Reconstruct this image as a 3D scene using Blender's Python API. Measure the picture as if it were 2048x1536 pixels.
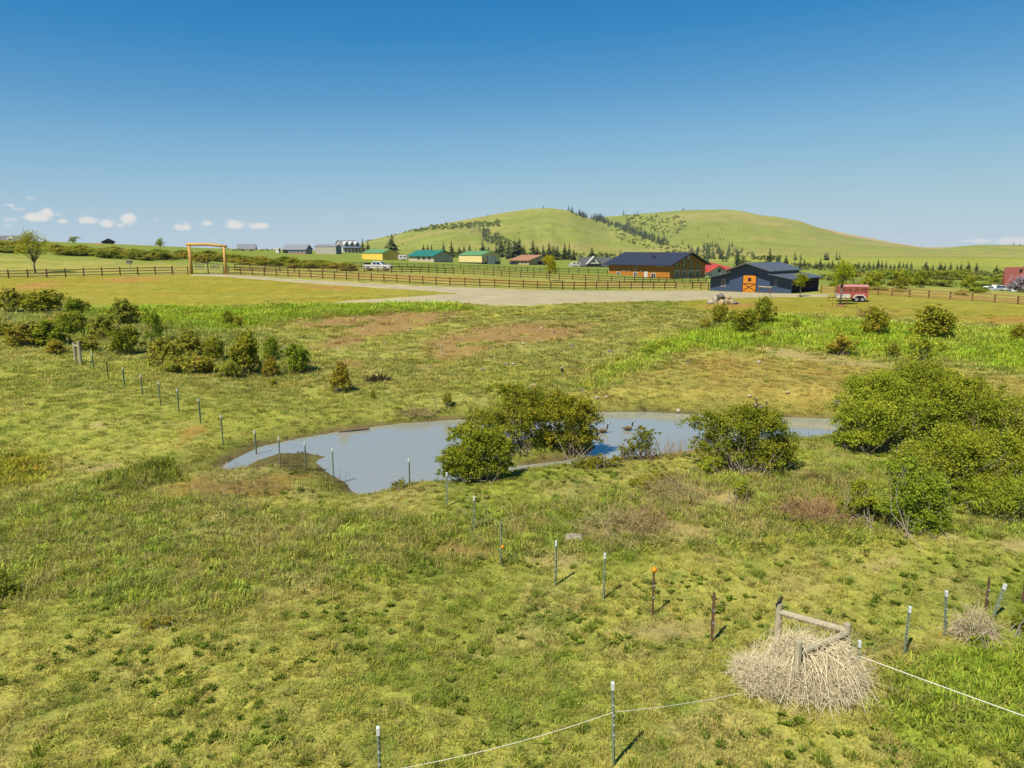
import bpy, bmesh, math, random
import numpy as np
from mathutils import Vector, Matrix
R = math.radians
SC = bpy.context.scene
COL = SC.collection
for o in list(bpy.data.objects): bpy.data.objects.remove(o)

# ------------------------------------------------------------------ camera
CAM = np.array([0.0, 0.0, 10.0]); PITCH = R(10.7); F = 1420.0      # focal length in photo pixels (2048 wide)
cd = bpy.data.cameras.new('camera'); cam = bpy.data.objects.new('camera', cd); COL.objects.link(cam)
cam.location = CAM; cam.rotation_euler = (R(90) - PITCH, 0, 0)
cd.sensor_width = 36; cd.lens = 36 * F / 2048; cd.clip_start = 0.2; cd.clip_end = 20000
SC.camera = cam

# ------------------------------------------------------------------ light
SUN_AZ = (-0.62, -0.785); SUN_EL = R(54)
S = Vector((SUN_AZ[0] * math.cos(SUN_EL), SUN_AZ[1] * math.cos(SUN_EL), math.sin(SUN_EL))).normalized()
ld = bpy.data.lights.new('sun', 'SUN'); ld.energy = 4.7; ld.angle = R(0.53); ld.color = (1.0, 0.93, 0.80)
sun = bpy.data.objects.new('sun', ld); COL.objects.link(sun)
sun.rotation_euler = (-S).to_track_quat('-Z', 'Y').to_euler(); sun.location = (0, 0, 60)
vs = SC.view_settings; vs.view_transform = 'Standard'; vs.look = 'None'; vs.exposure = 0.66; vs.gamma = 1.0
vs.use_curve_mapping = False

W = bpy.data.worlds.new('World'); SC.world = W; W.use_nodes = True
nt = W.node_tree; nt.nodes.clear()
def N(t, typ, **kw):
    n = t.nodes.new(typ)
    for k, v in kw.items(): setattr(n, k, v)
    return n
sky = N(nt, 'ShaderNodeTexSky', sky_type='NISHITA'); sky.sun_disc = False
sky.sun_elevation = SUN_EL; sky.sun_rotation = math.atan2(S.x, S.y)
sky.altitude = 2500; sky.air_density = 1.0; sky.dust_density = 0.0; sky.ozone_density = 6.0
def mth(t, op, a, b=None, c=None, clamp=False):
    n = N(t, 'ShaderNodeMath', operation=op); n.use_clamp = clamp
    for i, v in enumerate((a, b, c)):
        if v is None: continue
        if isinstance(v, (int, float)): n.inputs[i].default_value = v
        else: t.links.new(v, n.inputs[i])
    return n.outputs[0]
def pix_dir(px, py):
    dx = (px - 1024) / F; dy = (768 - py) / F
    return np.array([dx, math.cos(PITCH) + dy * math.sin(PITCH), -math.sin(PITCH) + dy * math.cos(PITCH)])
tc = N(nt, 'ShaderNodeTexCoord'); sx = N(nt, 'ShaderNodeSeparateXYZ'); nt.links.new(tc.outputs['Generated'], sx.inputs[0])
yy = mth(nt, 'MAXIMUM', sx.outputs[1], 0.02)
cu = mth(nt, 'DIVIDE', sx.outputs[0], yy); cv = mth(nt, 'DIVIDE', sx.outputs[2], yy)
cx = N(nt, 'ShaderNodeCombineXYZ'); nt.links.new(cu, cx.inputs[0]); nt.links.new(mth(nt, 'MULTIPLY', cv, 1.5), cx.inputs[1])
nz = N(nt, 'ShaderNodeTexNoise'); nz.inputs['Scale'].default_value = 70; nz.inputs['Detail'].default_value = 5; nz.inputs['Roughness'].default_value = .6
nt.links.new(cx.outputs[0], nz.inputs['Vector'])
CLOUDS = [(22,411,13,4,.45),(34,418,16,5,.6),(74,434,27,11,1.05),(95,425,14,10,1.0),(18,439,18,5,.65),(119,428,10,4,.45),(127,443,16,5,.8),
          (177,441,21,8,.95),(216,447,18,8,1.0),(241,452,13,5,.8),(258,438,17,13,.95),(312,440,9,4,.5),(366,455,19,7,.85),(372,447,12,4,.45),
          (415,446,13,6,.6),(469,449,21,10,1.0),(518,452,22,8,.95),(61,396,14,4,.35),(20,451,15,4,.4),(290,457,10,3,.35),(1960,482,38,5,.6),(2032,482,48,10,.85)]
acc = None
for (px, py, w, h, op) in CLOUDS:
    d = pix_dir(px, py); u0, v0 = d[0] / d[1], d[2] / d[1]; su, sv = w * 1.15 / F, h * 1.15 / F
    a = mth(nt, 'MULTIPLY', mth(nt, 'SUBTRACT', cu, float(u0)), float(1 / su)); b = mth(nt, 'MULTIPLY', mth(nt, 'SUBTRACT', cv, float(v0)), float(1 / sv))
    q = mth(nt, 'ADD', mth(nt, 'MULTIPLY', a, a), mth(nt, 'MULTIPLY', b, b))
    g = mth(nt, 'SUBTRACT', op, mth(nt, 'MULTIPLY', q, float(op)))
    acc = g if acc is None else mth(nt, 'MAXIMUM', acc, g)
den = mth(nt, 'ADD', acc, mth(nt, 'MULTIPLY', mth(nt, 'SUBTRACT', nz.outputs['Fac'], 0.5), 1.9))
mr = N(nt, 'ShaderNodeMapRange', interpolation_type='SMOOTHSTEP'); mr.inputs['From Min'].default_value = .05; mr.inputs['From Max'].default_value = .95
nt.links.new(den, mr.inputs['Value'])
alpha = mth(nt, 'MULTIPLY', mr.outputs[0], mth(nt, 'MULTIPLY', mth(nt, 'GREATER_THAN', acc, -.6), mth(nt, 'GREATER_THAN', sx.outputs[1], .1)))
SK1 = N(nt, 'ShaderNodeVectorMath', operation='SCALE'); SK1.inputs['Scale'].default_value = .1; nt.links.new(sky.outputs[0], SK1.inputs[0])
CU = N(nt, 'ShaderNodeRGBCurve'); cmap = CU.mapping      # tone curve of the camera: deep polarised blue, soft horizon
for ci, pts in enumerate(([(.05,.006),(.098,.020),(.133,.075),(.212,.215),(.361,.365),(.6,.45),(1,.52)], [(.1,.12),(.191,.205),(.254,.29),(.386,.45),(.584,.55),(.8,.60),(1,.64)], [(.2,.30),(.392,.50),(.491,.565),(.665,.65),(.807,.655),(1,.67)])):
    c = cmap.curves[ci]; c.points[0].location = (0, 0); c.points[1].location = pts[-1]
    for p in pts[:-1]: c.points.new(*p)
cmap.update(); nt.links.new(SK1.outputs[0], CU.inputs['Color'])
SKYMUL = N(nt, 'ShaderNodeVectorMath', operation='SCALE'); SKYMUL.inputs['Scale'].default_value = 10.; nt.links.new(CU.outputs[0], SKYMUL.inputs[0])
cm = N(nt, 'ShaderNodeMix', data_type='RGBA'); nt.links.new(mth(nt, 'MULTIPLY', alpha, .9), cm.inputs[0])
nt.links.new(SKYMUL.outputs[0], cm.inputs[6]); cm.inputs[7].default_value = (8.2, 7.9, 7.3, 1)
bg = N(nt, 'ShaderNodeBackground'); bg.inputs['Strength'].default_value = 0.0645
nt.links.new(cm.outputs[2], bg.inputs['Color'])
wo = N(nt, 'ShaderNodeOutputWorld'); nt.links.new(bg.outputs[0], wo.inputs['Surface'])

# ------------------------------------------------------------------ helpers
def lin(r, g, b, k=0.5):
    return tuple(k * ((c / 255 / 12.92) if c / 255 < .04045 else ((c / 255 + .055) / 1.055) ** 2.4) for c in (r, g, b))
def _hash(ix, iy, s):
    h = (ix.astype(np.int64) * 374761393 + iy.astype(np.int64) * 668265263 + s * 1442695041) & 0x7fffffff
    h = ((h ^ (h >> 13)) * 1274126177) & 0x7fffffff
    return ((h ^ (h >> 16)) & 0xffff) / 65535.0
def vnoise(x, y, s=0):
    x = np.asarray(x, float); y = np.asarray(y, float)
    ix = np.floor(x); iy = np.floor(y); fx = x - ix; fy = y - iy
    fx = fx * fx * (3 - 2 * fx); fy = fy * fy * (3 - 2 * fy)
    a = _hash(ix, iy, s); b = _hash(ix + 1, iy, s); c = _hash(ix, iy + 1, s); d = _hash(ix + 1, iy + 1, s)
    return (a * (1 - fx) + b * fx) * (1 - fy) + (c * (1 - fx) + d * fx) * fy
def fbm(x, y, s=0, o=4):
    t = 0; a = .5; n = 0
    for i in range(o):
        t = t + a * vnoise(x * 2 ** i + 17.3 * i, y * 2 ** i - 9.1 * i, s + i); n += a; a *= .5
    return t / n
def sstep(a, b, x):
    t = np.clip((x - a) / (b - a), 0, 1); return t * t * (3 - 2 * t)
def sd_poly(x, y, P):                       # signed distance, negative inside
    P = np.asarray(P, float); d2 = np.full(x.shape, 1e18); ins = np.zeros(x.shape, bool)
    for i in range(len(P)):
        ax, ay = P[i]; bx, by = P[(i + 1) % len(P)]
        ex, ey = bx - ax, by - ay; t = np.clip(((x - ax) * ex + (y - ay) * ey) / (ex * ex + ey * ey + 1e-12), 0, 1)
        d2 = np.minimum(d2, (x - ax - t * ex) ** 2 + (y - ay - t * ey) ** 2)
        c = ((ay > y) != (by > y)); ins ^= c & (x < ex * (y - ay) / (ey if abs(ey) > 1e-12 else 1e-12) + ax)
    return np.where(ins, -1, 1) * np.sqrt(d2)
def d_line(x, y, P):
    d2 = np.full(x.shape, 1e18)
    for (ax, ay), (bx, by) in zip(P[:-1], P[1:]):
        ex, ey = bx - ax, by - ay; t = np.clip(((x - ax) * ex + (y - ay) * ey) / (ex * ex + ey * ey + 1e-12), 0, 1)
        d2 = np.minimum(d2, (x - ax - t * ex) ** 2 + (y - ay - t * ey) ** 2)
    return np.sqrt(d2)
def at_Y(px, py, Y):
    d = pix_dir(px, py); return CAM + d * (Y / d[1])
def at_z(px, py, z):
    d = pix_dir(px, py); return CAM + d * ((z - CAM[2]) / d[2])

# ------------------------------------------------------------------ terrain
WATER = -0.7
POND = [(434,937),(470,917),(520,893),(600,876),(660,866),(730,856),(800,847),(860,843),(920,839),(1000,835),(1090,830),(1185,824),(1300,824),
        (1400,829),(1480,833),(1560,834),(1665,837),(1720,846),(1690,868),(1625,882),(1575,887),(1500,892),(1400,905),(1340,913),(1300,919),(1262,922),
        (1215,926),(1160,932),(1080,938),(1020,946),(1012,934),(1060,929),(1130,921),(1165,912),(1190,895),(1180,880),(1120,872),(1040,880),(1000,905),
        (985,935),(940,958),(900,966),(830,967),(790,976),(760,984),(720,992),(700,981),(692,966),(655,946),(628,922),(652,914),(612,906),(560,907),(512,922),(503,930),(460,941)]
PONDW = np.array([at_z(a, b, WATER)[:2] for a, b in POND])
# control points: photo pixel + height ('z') or + depth ('Y')
CP = [(0,1536,'z',.0),(700,1536,'z',0),(1400,1536,'z',0),(2048,1536,'z',.1),(0,1300,'z',0),(700,1300,'z',-.05),(1400,1300,'z',.05),(2048,1300,'z',.15),
      (0,1120,'z',.1),(500,1120,'z',.0),(900,1130,'z',-.1),(1300,1110,'z',.05),(1700,1110,'z',.15),(2048,1100,'z',.2),
      (100,1000,'z',0),(500,1020,'z',.05),(800,1030,'z',.15),(1150,1000,'z',.25),(1500,985,'z',.35),(1800,960,'z',.35),(2048,960,'z',.4),
      (60,900,'z',-.1),(300,880,'z',-.1),(450,860,'z',-.2),(0,800,'z',.6),(300,790,'z',.75),(600,790,'z',.1),(1950,860,'z',.1),(2048,860,'z',.3),
      (158,729,'z',1.2),(0,720,'z',1.4),(400,720,'z',1.1),(700,740,'z',.5),(1000,760,'z',.35),(1300,740,'z',.75),(1600,740,'z',.95),(2048,760,'z',.9),
      (0,650,'z',2.2),(300,660,'z',1.9),(600,670,'z',1.6),(900,670,'z',1.7),(1200,670,'z',1.7),(1500,670,'z',1.7),(1800,680,'z',1.65),(2048,690,'z',1.6),
      (100,612,'z',3.0),(400,610,'z',3.0),(700,606,'z',3.3),(1000,610,'z',3.2),(1300,604,'z',3.2),(1600,605,'z',3.1),(1850,620,'z',2.9),(2048,630,'z',2.6),
      (0,557,'Y',113),(190,553,'Y',117),(415,547,'Y',125),(640,560,'Y',118),(934,574,'Y',112),(1150,578,'Y',120),(1300,579,'Y',124),(1400,580,'Y',126),(1583,585,'z',3.0),
      (1760,580,'Y',124),(2048,606,'Y',96),(700,546,'Y',140),(1000,554,'Y',146),(1217,562,'Y',152),(760,540,'Y',156),(900,545,'Y',180),(1217,549,'Y',195),
      (1340,558,'Y',200),(1415,556,'Y',206),(1640,575,'Y',160),(1900,575,'Y',175),(2020,580,'Y',225),(2048,570,'Y',240),
      (50,507,'Y',185),(350,523,'Y',185),(600,536,'Y',172),(760,520,'Y',330),(860,524,'Y',310),(960,528,'Y',300),(1060,530,'Y',370),(1180,534,'Y',350),
      (215,488,'Y',470),(20,481,'Y',400),(415,497,'Y',420),(500,500,'Y',500),(600,508,'Y',430),(690,505,'Y',470),(1430,553,'Y',260),(1600,545,'Y',330),(1800,548,'Y',330),
      (1300,520,'Y',560),(1000,514,'Y',620),(1600,530,'Y',600),(1900,535,'Y',560),(100,488,'Y',750),(400,497,'Y',800),(700,500,'Y',760),
      (-400,1500,'z',0),(2450,1500,'z',.1),(-300,1100,'z',.1),(2350,1100,'z',.3),(-300,850,'z',.4),(2350,850,'z',.5),(-300,650,'z',2.4),(2350,690,'z',1.8),(-300,560,'Y',110),(2350,620,'Y',95),(-300,480,'Y',400),(2400,560,'Y',400)]
P3 = np.array([at_Y(a, b, v) if k == 'Y' else at_z(a, b, v) for a, b, k, v in CP])
def _uv(x, y):
    th = np.clip(np.arctan2(x, np.maximum(y, 1e-3)), -.95, .95); r = np.hypot(x, y)
    return np.stack([th * 2.2, np.log(np.clip(r, 9, 900))], -1)
def _tps(r2): return 0.5 * r2 * np.log(r2 + 1e-12)
_A = _uv(P3[:, 0], P3[:, 1]); _n = len(_A)
_K = _tps(((_A[:, None] - _A[None]) ** 2).sum(-1)) + np.eye(_n) * 2e-4
_Pm = np.c_[np.ones(_n), _A]
_sol = np.linalg.solve(np.block([[_K, _Pm], [_Pm.T, np.zeros((3, 3))]]), np.r_[P3[:, 2], np.zeros(3)])
def h_base(x, y):
    sh = x.shape; u = _uv(x.ravel(), y.ravel()); out = np.empty(len(u))
    for i in range(0, len(u), 40000):
        q = u[i:i + 40000]; d = ((q[:, None] - _A[None]) ** 2).sum(-1)
        out[i:i + 40000] = _tps(d) @ _sol[:_n] + _sol[_n] + q @ _sol[_n + 1:]
    return out.reshape(sh)
def sil(pts, D):
    pts = np.array(pts, float); d = [pix_dir(a, b) for a, b in pts]
    th = np.array([math.atan2(q[0], q[1]) for q in d]); e = np.array([q[2] / math.hypot(q[0], q[1]) for q in d])
    return th, e * D + 10
HILLS = [  # silhouette pixels, crest distance, foot distance, back slope length
    ([(560,506),(690,500),(740,480),(800,466),(850,454),(920,441),(1000,426),(1060,417),(1100,415),(1140,421),(1180,437),(1230,458),(1280,480),(1315,503),(1400,520)], 1750, 800, 700),
    ([(600,507),(740,500),(800,480),(850,464),(900,453),(945,450),(975,464),(1010,496),(1060,515)], 1330, 720, 500),
    ([(900,500),(1000,470),(1100,442),(1200,434),(1260,429),(1310,425),(1370,420),(1450,418.5),(1480,421),(1520,430),(1560,434),(1600,442),(1650,459.5),(1700,472.5),(1750,482),(1800,489),(1850,497),(1880,497.5),(1920,492.5),(1960,489.5),(2048,489.5),(2200,480),(2500,470)], 2100, 900, 900),
    ([(1500,470),(1600,446),(1640,455),(1660,459.5),(1700,468),(1750,477.5),(1790,486),(1850,494.5),(1900,494),(1950,490.5),(2048,492),(2300,490)], 2700, 2300, 800)]
HD = [sil(p, D) + (D, Fo, B) for p, D, Fo, B in HILLS]
def h_hill(x, y, which=None):
    th = np.arctan2(x, y); r = np.hypot(x, y); z = np.full(x.shape, -50.0); who = np.zeros(x.shape, int)
    for i, (t, zc, D, Fo, B) in enumerate(HD):
        c = np.interp(th, t, zc, left=2, right=2 if i < 2 else zc[-1])
        wob = 60 * (fbm(th * 30 + i * 9, th * 0 + 3.1, 5 + i, 3) - .5) * 2
        s = np.clip((r - Fo - wob) / (D - Fo - wob), 0, 1); up = s ** 1.15 * (1 - .18 * np.sin(s * math.pi))
        dn = np.clip((r - D) / B, 0, 1); prof = np.where(r <= D, up, 1 - dn * dn * (3 - 2 * dn))
        gul = (fbm(th * 55 + i * 31, r / 420., 11 + i, 4) - .5) * 11 * np.sin(np.clip(s, 0, 1) * math.pi) * (r < D)
        zz = 3 + (c - 3) * prof + gul * np.clip((c - 10) / 40, 0, 1)
        who = np.where(zz > z, i, who); z = np.maximum(z, zz)
    return z, who
def pond_sd(x, y): 
    o = np.full(x.shape, 99.0); m = (np.abs(x) < 45) & (y > 20) & (y < 60)
    if m.any(): o[m] = sd_poly(x[m], y[m], PONDW)
    return o
def rough_amp(x, y):
    r = np.hypot(x, y); return np.where(y > 84, .12, 1.0) * np.clip((220 - r) / 60, 0, 1)
def H(x, y, fine=True):
    x = np.asarray(x, float); y = np.asarray(y, float); r = np.hypot(x, y)
    z = h_base(x, y)
    if fine:
        a = rough_amp(x, y)
        z = z + a * ((fbm(x / 7, y / 7, 3, 3) - .5) * .45 + (fbm(x / 1.7, y / 1.7, 7, 3) - .5) * .16)
    zh, _ = h_hill(x, y); w = sstep(640, 900, r); z = np.where(r > 600, np.maximum(z * (1 - w) + w * np.maximum(zh, 3.0), np.where(r > 700, zh, -50)), z)
    far = sstep(3000, 6000, r); z = z * (1 - far) + far * np.where(x < 200, 9.0, 5.0)
    s = pond_sd(x, y)
    ins = WATER - np.minimum(.55, -s * .35) ; w2 = sstep(0, 3.2, s)
    out = (WATER + .03 + s * .16) * (1 - w2) + np.maximum(z, WATER + .12) * w2
    return np.where(s < 0, ins, np.where(s < 3.2, out, np.where((s < 12), np.maximum(z, WATER + .1), z)))
_T = np.exp(np.linspace(math.log(7), math.log(3600), 330))
def gnd(px, py):                                    # where the ray through a photo pixel meets the ground
    d = pix_dir(px, py); p = CAM[None] + d[None] * _T[:, None]
    f = p[:, 2] - H(p[:, 0], p[:, 1]); k = int(np.argmax(f < 0))
    if not (f < 0).any(): return p[-1] * [1, 1, 0] + [0, 0, float(H(p[-1:, 0], p[-1:, 1])[0])]
    a, b = _T[max(k - 1, 0)], _T[k]; tt = np.linspace(a, b, 24); p = CAM[None] + d[None] * tt[:, None]
    f = p[:, 2] - H(p[:, 0], p[:, 1]); k = int(np.argmax(f < 0)); q = p[k]
    return np.array([q[0], q[1], float(H(q[0:1], q[1:2])[0])])
def gnd_far(px, py, t0=250.):                        # many far pixels at once
    T = np.exp(np.linspace(math.log(t0), math.log(3600), 190)); D_ = np.array([pix_dir(a, b) for a, b in zip(px, py)])
    for it in range(2):
        p = CAM + D_[:, None] * (T[None, :, None] if it == 0 else T[:, :, None]); f = p[..., 2] - H(p[..., 0], p[..., 1]); k = np.where((f < 0).any(1), np.argmax(f < 0, 1), f.shape[1] - 1)
        q = p[np.arange(len(px)), k]
        if it == 0: T = T[np.maximum(k - 1, 0)][:, None] + (T[k] - T[np.maximum(k - 1, 0)])[:, None] * np.linspace(0, 1, 16)[None]
    return np.c_[q[:, :2], H(q[:, 0], q[:, 1])]
def Hs(x, y): return float(H(np.array([x]), np.array([y]))[0])

# ------------------------------------------------------------------ mesh and object helpers
def np_mesh(name, V, Fc, attrs=None, smooth=False, col=None):
    V = np.asarray(V, np.float32); Fc = np.asarray(Fc, np.int32); k = Fc.shape[1]
    me = bpy.data.meshes.new(name); me.vertices.add(len(V)); me.vertices.foreach_set('co', V.ravel())
    me.loops.add(Fc.size); me.loops.foreach_set('vertex_index', Fc.ravel()); me.polygons.add(len(Fc))
    me.polygons.foreach_set('loop_start', np.arange(0, Fc.size, k, dtype=np.int32)); 
    me.polygons.foreach_set('use_smooth', np.full(len(Fc), smooth, bool))
    if col is not None:
        a = me.attributes.new('Col', 'FLOAT_COLOR', 'POINT'); c = np.ones((len(V), 4), np.float32); c[:, :3] = col; a.data.foreach_set('color', c.ravel())
    for n, v in (attrs or {}).items():
        a = me.attributes.new(n, 'FLOAT', 'POINT'); a.data.foreach_set('value', np.asarray(v, np.float32))
    me.update(calc_edges=True); return me
def link(name, me, m=None, parent=None):
    o = bpy.data.objects.new(name, me); COL.objects.link(o)
    if m is not None and me is not None and not me.materials: me.materials.append(m)
    if parent is not None: o.parent = parent
    return o
def tag(o, label=None, cat=None, group=None, kind=None):
    if label: o['label'] = label
    if cat: o['category'] = cat
    if group: o['group'] = group
    if kind: o['kind'] = kind
    return o
def thing(name, label, cat, loc=(0, 0, 0), rz=0.0, group=None):
    o = bpy.data.objects.new(name, None); COL.objects.link(o); o.empty_display_size = .1
    o.location = [float(c) for c in loc]; o.rotation_euler = (0, 0, rz); return tag(o, label, cat, group)
def copy_tree(o, parent=None, depth=0):
    c = o.copy(); COL.objects.link(c)
    if parent is not None: c.parent = parent
    for ch in KIDS.get(o.name, []): copy_tree(ch, c)
    return c
KIDS = {}
class MB:
    def __init__(s): s.v = []; s.f = []
    def add(s, vs, fs):
        n = len(s.v); s.v += [tuple(float(c) for c in q) for q in vs]; s.f += [[i + n for i in q] for q in fs]; return s
    def box(s, a, b):
        x0, y0, z0 = a; x1, y1, z1 = b
        return s.add([(x0,y0,z0),(x1,y0,z0),(x1,y1,z0),(x0,y1,z0),(x0,y0,z1),(x1,y0,z1),(x1,y1,z1),(x0,y1,z1)],
                     [(0,3,2,1),(4,5,6,7),(0,1,5,4),(1,2,6,5),(2,3,7,6),(3,0,4,7)])
    def hexa(s, q):                                     # 8 corners, bottom ring then top ring
        return s.add(q, [(0,3,2,1),(4,5,6,7),(0,1,5,4),(1,2,6,5),(2,3,7,6),(3,0,4,7)])
    def tube(s, pts, rad, n=6, cap=True):
        pts = [Vector(p) for p in pts]; rad = rad if hasattr(rad, '__len__') else [rad] * len(pts); b = len(s.v); vs = []; fs = []
        for i, p in enumerate(pts):
            d = (pts[min(i + 1, len(pts) - 1)] - pts[max(i - 1, 0)]).normalized()
            u = d.cross(Vector((0, 0, 1)) if abs(d.z) < .9 else Vector((1, 0, 0))).normalized(); w = d.cross(u)
            for k in range(n):
                a = 2 * math.pi * k / n; vs.append(p + (u * math.cos(a) + w * math.sin(a)) * rad[i])
        for i in range(len(pts) - 1):
            for k in range(n):
                fs.append((i * n + k, i * n + (k + 1) % n, (i + 1) * n + (k + 1) % n, (i + 1) * n + k))
        if cap: fs.append(tuple(range(n))); fs.append(tuple(range((len(pts) - 1) * n + n - 1, (len(pts) - 1) * n - 1, -1)))
        return s.add(vs, fs)
    def prism(s, prof, axis, a, b):                     # profile [(p,q)] extruded along axis from a to b
        def pt(p, q, t): return {'x': (t, p, q), 'y': (p, t, q), 'z': (p, q, t)}[axis]
        n = len(prof); vs = [pt(p, q, a) for p, q in prof] + [pt(p, q, b) for p, q in prof]
        return s.add(vs, [tuple(range(n))[::-1], tuple(range(n, 2 * n))] + [(i, (i + 1) % n, n + (i + 1) % n, n + i) for i in range(n)])
    def build(s, name, m, parent=None, smooth=False, bevel=0):
        me = bpy.data.meshes.new(name); me.from_pydata(s.v, [], s.f)
        bm = bmesh.new(); bm.from_mesh(me); bmesh.ops.recalc_face_normals(bm, faces=bm.faces)
        if bevel: bmesh.ops.bevel(bm, geom=list(bm.edges), offset=bevel, segments=1, affect='EDGES', clamp_overlap=True)
        bm.to_mesh(me); bm.free()
        if smooth: me.polygons.foreach_set('use_smooth', [True] * len(me.polygons))
        return link(name, me, m, parent)

# ------------------------------------------------------------------ materials
def mat(name, col, rough=.8, var=.15, scale=3.0, bump=0.0, metal=0.0, spec=.3, stretch=None, col2=None):
    m = bpy.data.materials.new(name); m.use_nodes = True; t = m.node_tree; p = t.nodes['Principled BSDF']
    p.inputs['Roughness'].default_value = rough; p.inputs['Metallic'].default_value = metal; p.inputs['Specular IOR Level'].default_value = spec
    tcn = N(t, 'ShaderNodeTexCoord'); mp = N(t, 'ShaderNodeMapping'); t.links.new(tcn.outputs['Object'], mp.inputs[0])
    if stretch: mp.inputs['Scale'].default_value = stretch
    nn = N(t, 'ShaderNodeTexNoise'); nn.inputs['Scale'].default_value = scale; nn.inputs['Detail'].default_value = 6; nn.inputs['Roughness'].default_value = .65
    t.links.new(mp.outputs[0], nn.inputs['Vector'])
    rp = N(t, 'ShaderNodeValToRGB'); e = rp.color_ramp.elements
    c2 = col2 or col
    e[0].position = .3; e[1].position = .7
    e[0].color = tuple(c * (1 - var) for c in col) + (1,); e[1].color = tuple(min(1, c * (1 + var)) for c in c2) + (1,)
    t.links.new(nn.outputs['Fac'], rp.inputs[0]); t.links.new(rp.outputs[0], p.inputs['Base Color'])
    if bump:
        bn = N(t, 'ShaderNodeBump'); bn.inputs['Strength'].default_value = bump; bn.inputs['Distance'].default_value = .05
        t.links.new(nn.outputs['Fac'], bn.inputs['Height']); t.links.new(bn.outputs[0], p.inputs['Normal'])
    return m
def leaf_mat(name, cols, trans=.3, tint_attr=None):
    """cols: ramp over the per-leaf random attribute 'rnd'"""
    m = bpy.data.materials.new(name); m.use_nodes = True; t = m.node_tree; t.nodes.clear()
    at = N(t, 'ShaderNodeAttribute', attribute_name='rnd'); oi = N(t, 'ShaderNodeObjectInfo')
    rp = N(t, 'ShaderNodeValToRGB'); el = rp.color_ramp.elements
    while len(el) < len(cols): el.new(.5)
    for i, c in enumerate(cols): el[i].position = i / (len(cols) - 1); el[i].color = tuple(c) + (1,)
    t.links.new(at.outputs['Fac'], rp.inputs[0])
    mul = N(t, 'ShaderNodeMix', data_type='RGBA', blend_type='MULTIPLY'); mul.inputs[0].default_value = 1
    t.links.new(rp.outputs[0], mul.inputs[6])
    if tint_attr:
        ta = N(t, 'ShaderNodeAttribute', attribute_name=tint_attr, attribute_type='INSTANCER'); t.links.new(ta.outputs['Color'], mul.inputs[7])
    else:
        v = mth(t, 'ADD', mth(t, 'MULTIPLY', oi.outputs['Random'], .35), .82); cc = N(t, 'ShaderNodeCombineXYZ')
        w = mth(t, 'ADD', mth(t, 'MULTIPLY', mth(t, 'FRACT', mth(t, 'MULTIPLY', oi.outputs['Random'], 17.0)), .3), .85)
        t.links.new(mth(t, 'MULTIPLY', v, w), cc.inputs[0]); t.links.new(v, cc.inputs[1]); t.links.new(v, cc.inputs[2]); t.links.new(cc.outputs[0], mul.inputs[7])
    df = N(t, 'ShaderNodeBsdfDiffuse'); tr = N(t, 'ShaderNodeBsdfTranslucent'); mx = N(t, 'ShaderNodeMixShader'); mx.inputs[0].default_value = trans
    t.links.new(mul.outputs[2], df.inputs[0]); t.links.new(mul.outputs[2], tr.inputs[0]); t.links.new(df.outputs[0], mx.inputs[1]); t.links.new(tr.outputs[0], mx.inputs[2])
    ou = N(t, 'ShaderNodeOutputMaterial'); t.links.new(mx.outputs[0], ou.inputs[0]); return m
# ------------------------------------------------------------------ ground colours (what grows or lies where)
def WP(pts): return [tuple(gnd(a, b)[:2]) for a, b in pts]
YG = np.array(lin(182,178,86,.58)); GR = np.array(lin(150,160,62,.58)); DG = np.array(lin(108,134,44,.56)); STRAW = np.array(lin(192,174,112,.56))
OCH = np.array(lin(184,152,76,.56)); DIRT = np.array(lin(172,142,86,.58)); MUD = np.array(lin(112,92,68,.52)); BRIGHT = np.array(lin(152,170,44,.56))
MOWN = np.array(lin(172,160,56,.55)); TAN = np.array(lin(190,170,88,.56)); WET = np.array(lin(110,116,44,.52)); FIELD = np.array(lin(140,158,62,.56))
HILLG = np.array(lin(160,166,74,.56)); HILLT = np.array(lin(184,170,98,.56)); PLOW = np.array(lin(196,172,124,.58)); GREY = np.array(lin(140,150,70,.56))
Z_MOWL = WP([(-250,562),(0,557),(190,553),(370,549),(460,552),(600,563),(760,572),(930,581),(960,590),(860,602),(660,607),(500,607),(250,609),(160,607),(60,596),(-250,600)])
Z_MOWR = WP([(1330,612),(1420,598),(1500,592),(1640,592),(1740,583),(2048,610),(2300,625),(2300,665),(2048,652),(1900,640),(1700,636),(1560,624),(1400,620)])
Z_BRL = WP([(150,614),(300,611),(640,611),(900,607),(960,622),(820,622),(700,630),(600,640),(500,655),(420,668),(300,650),(180,632)])
Z_BRR = WP([(1300,690),(1400,662),(1480,645),(1560,634),(1700,642),(2048,664),(2350,690),(2350,760),(2048,745),(1900,722),(1700,706),(1560,700),(1420,695),(1330,712),(1180,775),(1150,770)])
Z_D1 = WP([(560,648),(680,630),(800,625),(935,625),(860,650),(760,672),(700,690),(640,700),(690,668)])
Z_D2 = WP([(840,678),(960,656),(1100,645),(1195,648),(1170,665),(1080,682),(985,692),(930,716),(860,736),(870,708)])
Z_TAN = WP([(1200,802),(1290,742),(1400,708),(1480,712),(1600,722),(1760,735),(1900,745),(2048,760),(2300,780),(2300,860),(2048,825),(1960,800),(1740,812),(1665,826),(1500,818),(1350,803)])
Z_SCRUB = WP([(-200,600),(60,600),(200,612),(330,640),(480,665),(630,720),(620,745),(430,745),(330,715),(140,700),(0,665),(-200,640)])
Z_ROUGH = WP([(-200,1010),(200,985),(420,1000),(640,1010),(900,1025),(1100,1010),(1300,960),(1700,930),(2100,930),(2200,1080),(1800,1085),(1500,1100),(1250,1110),(1000,1135),(700,1190),(300,1215),(-200,1200)])
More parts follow.
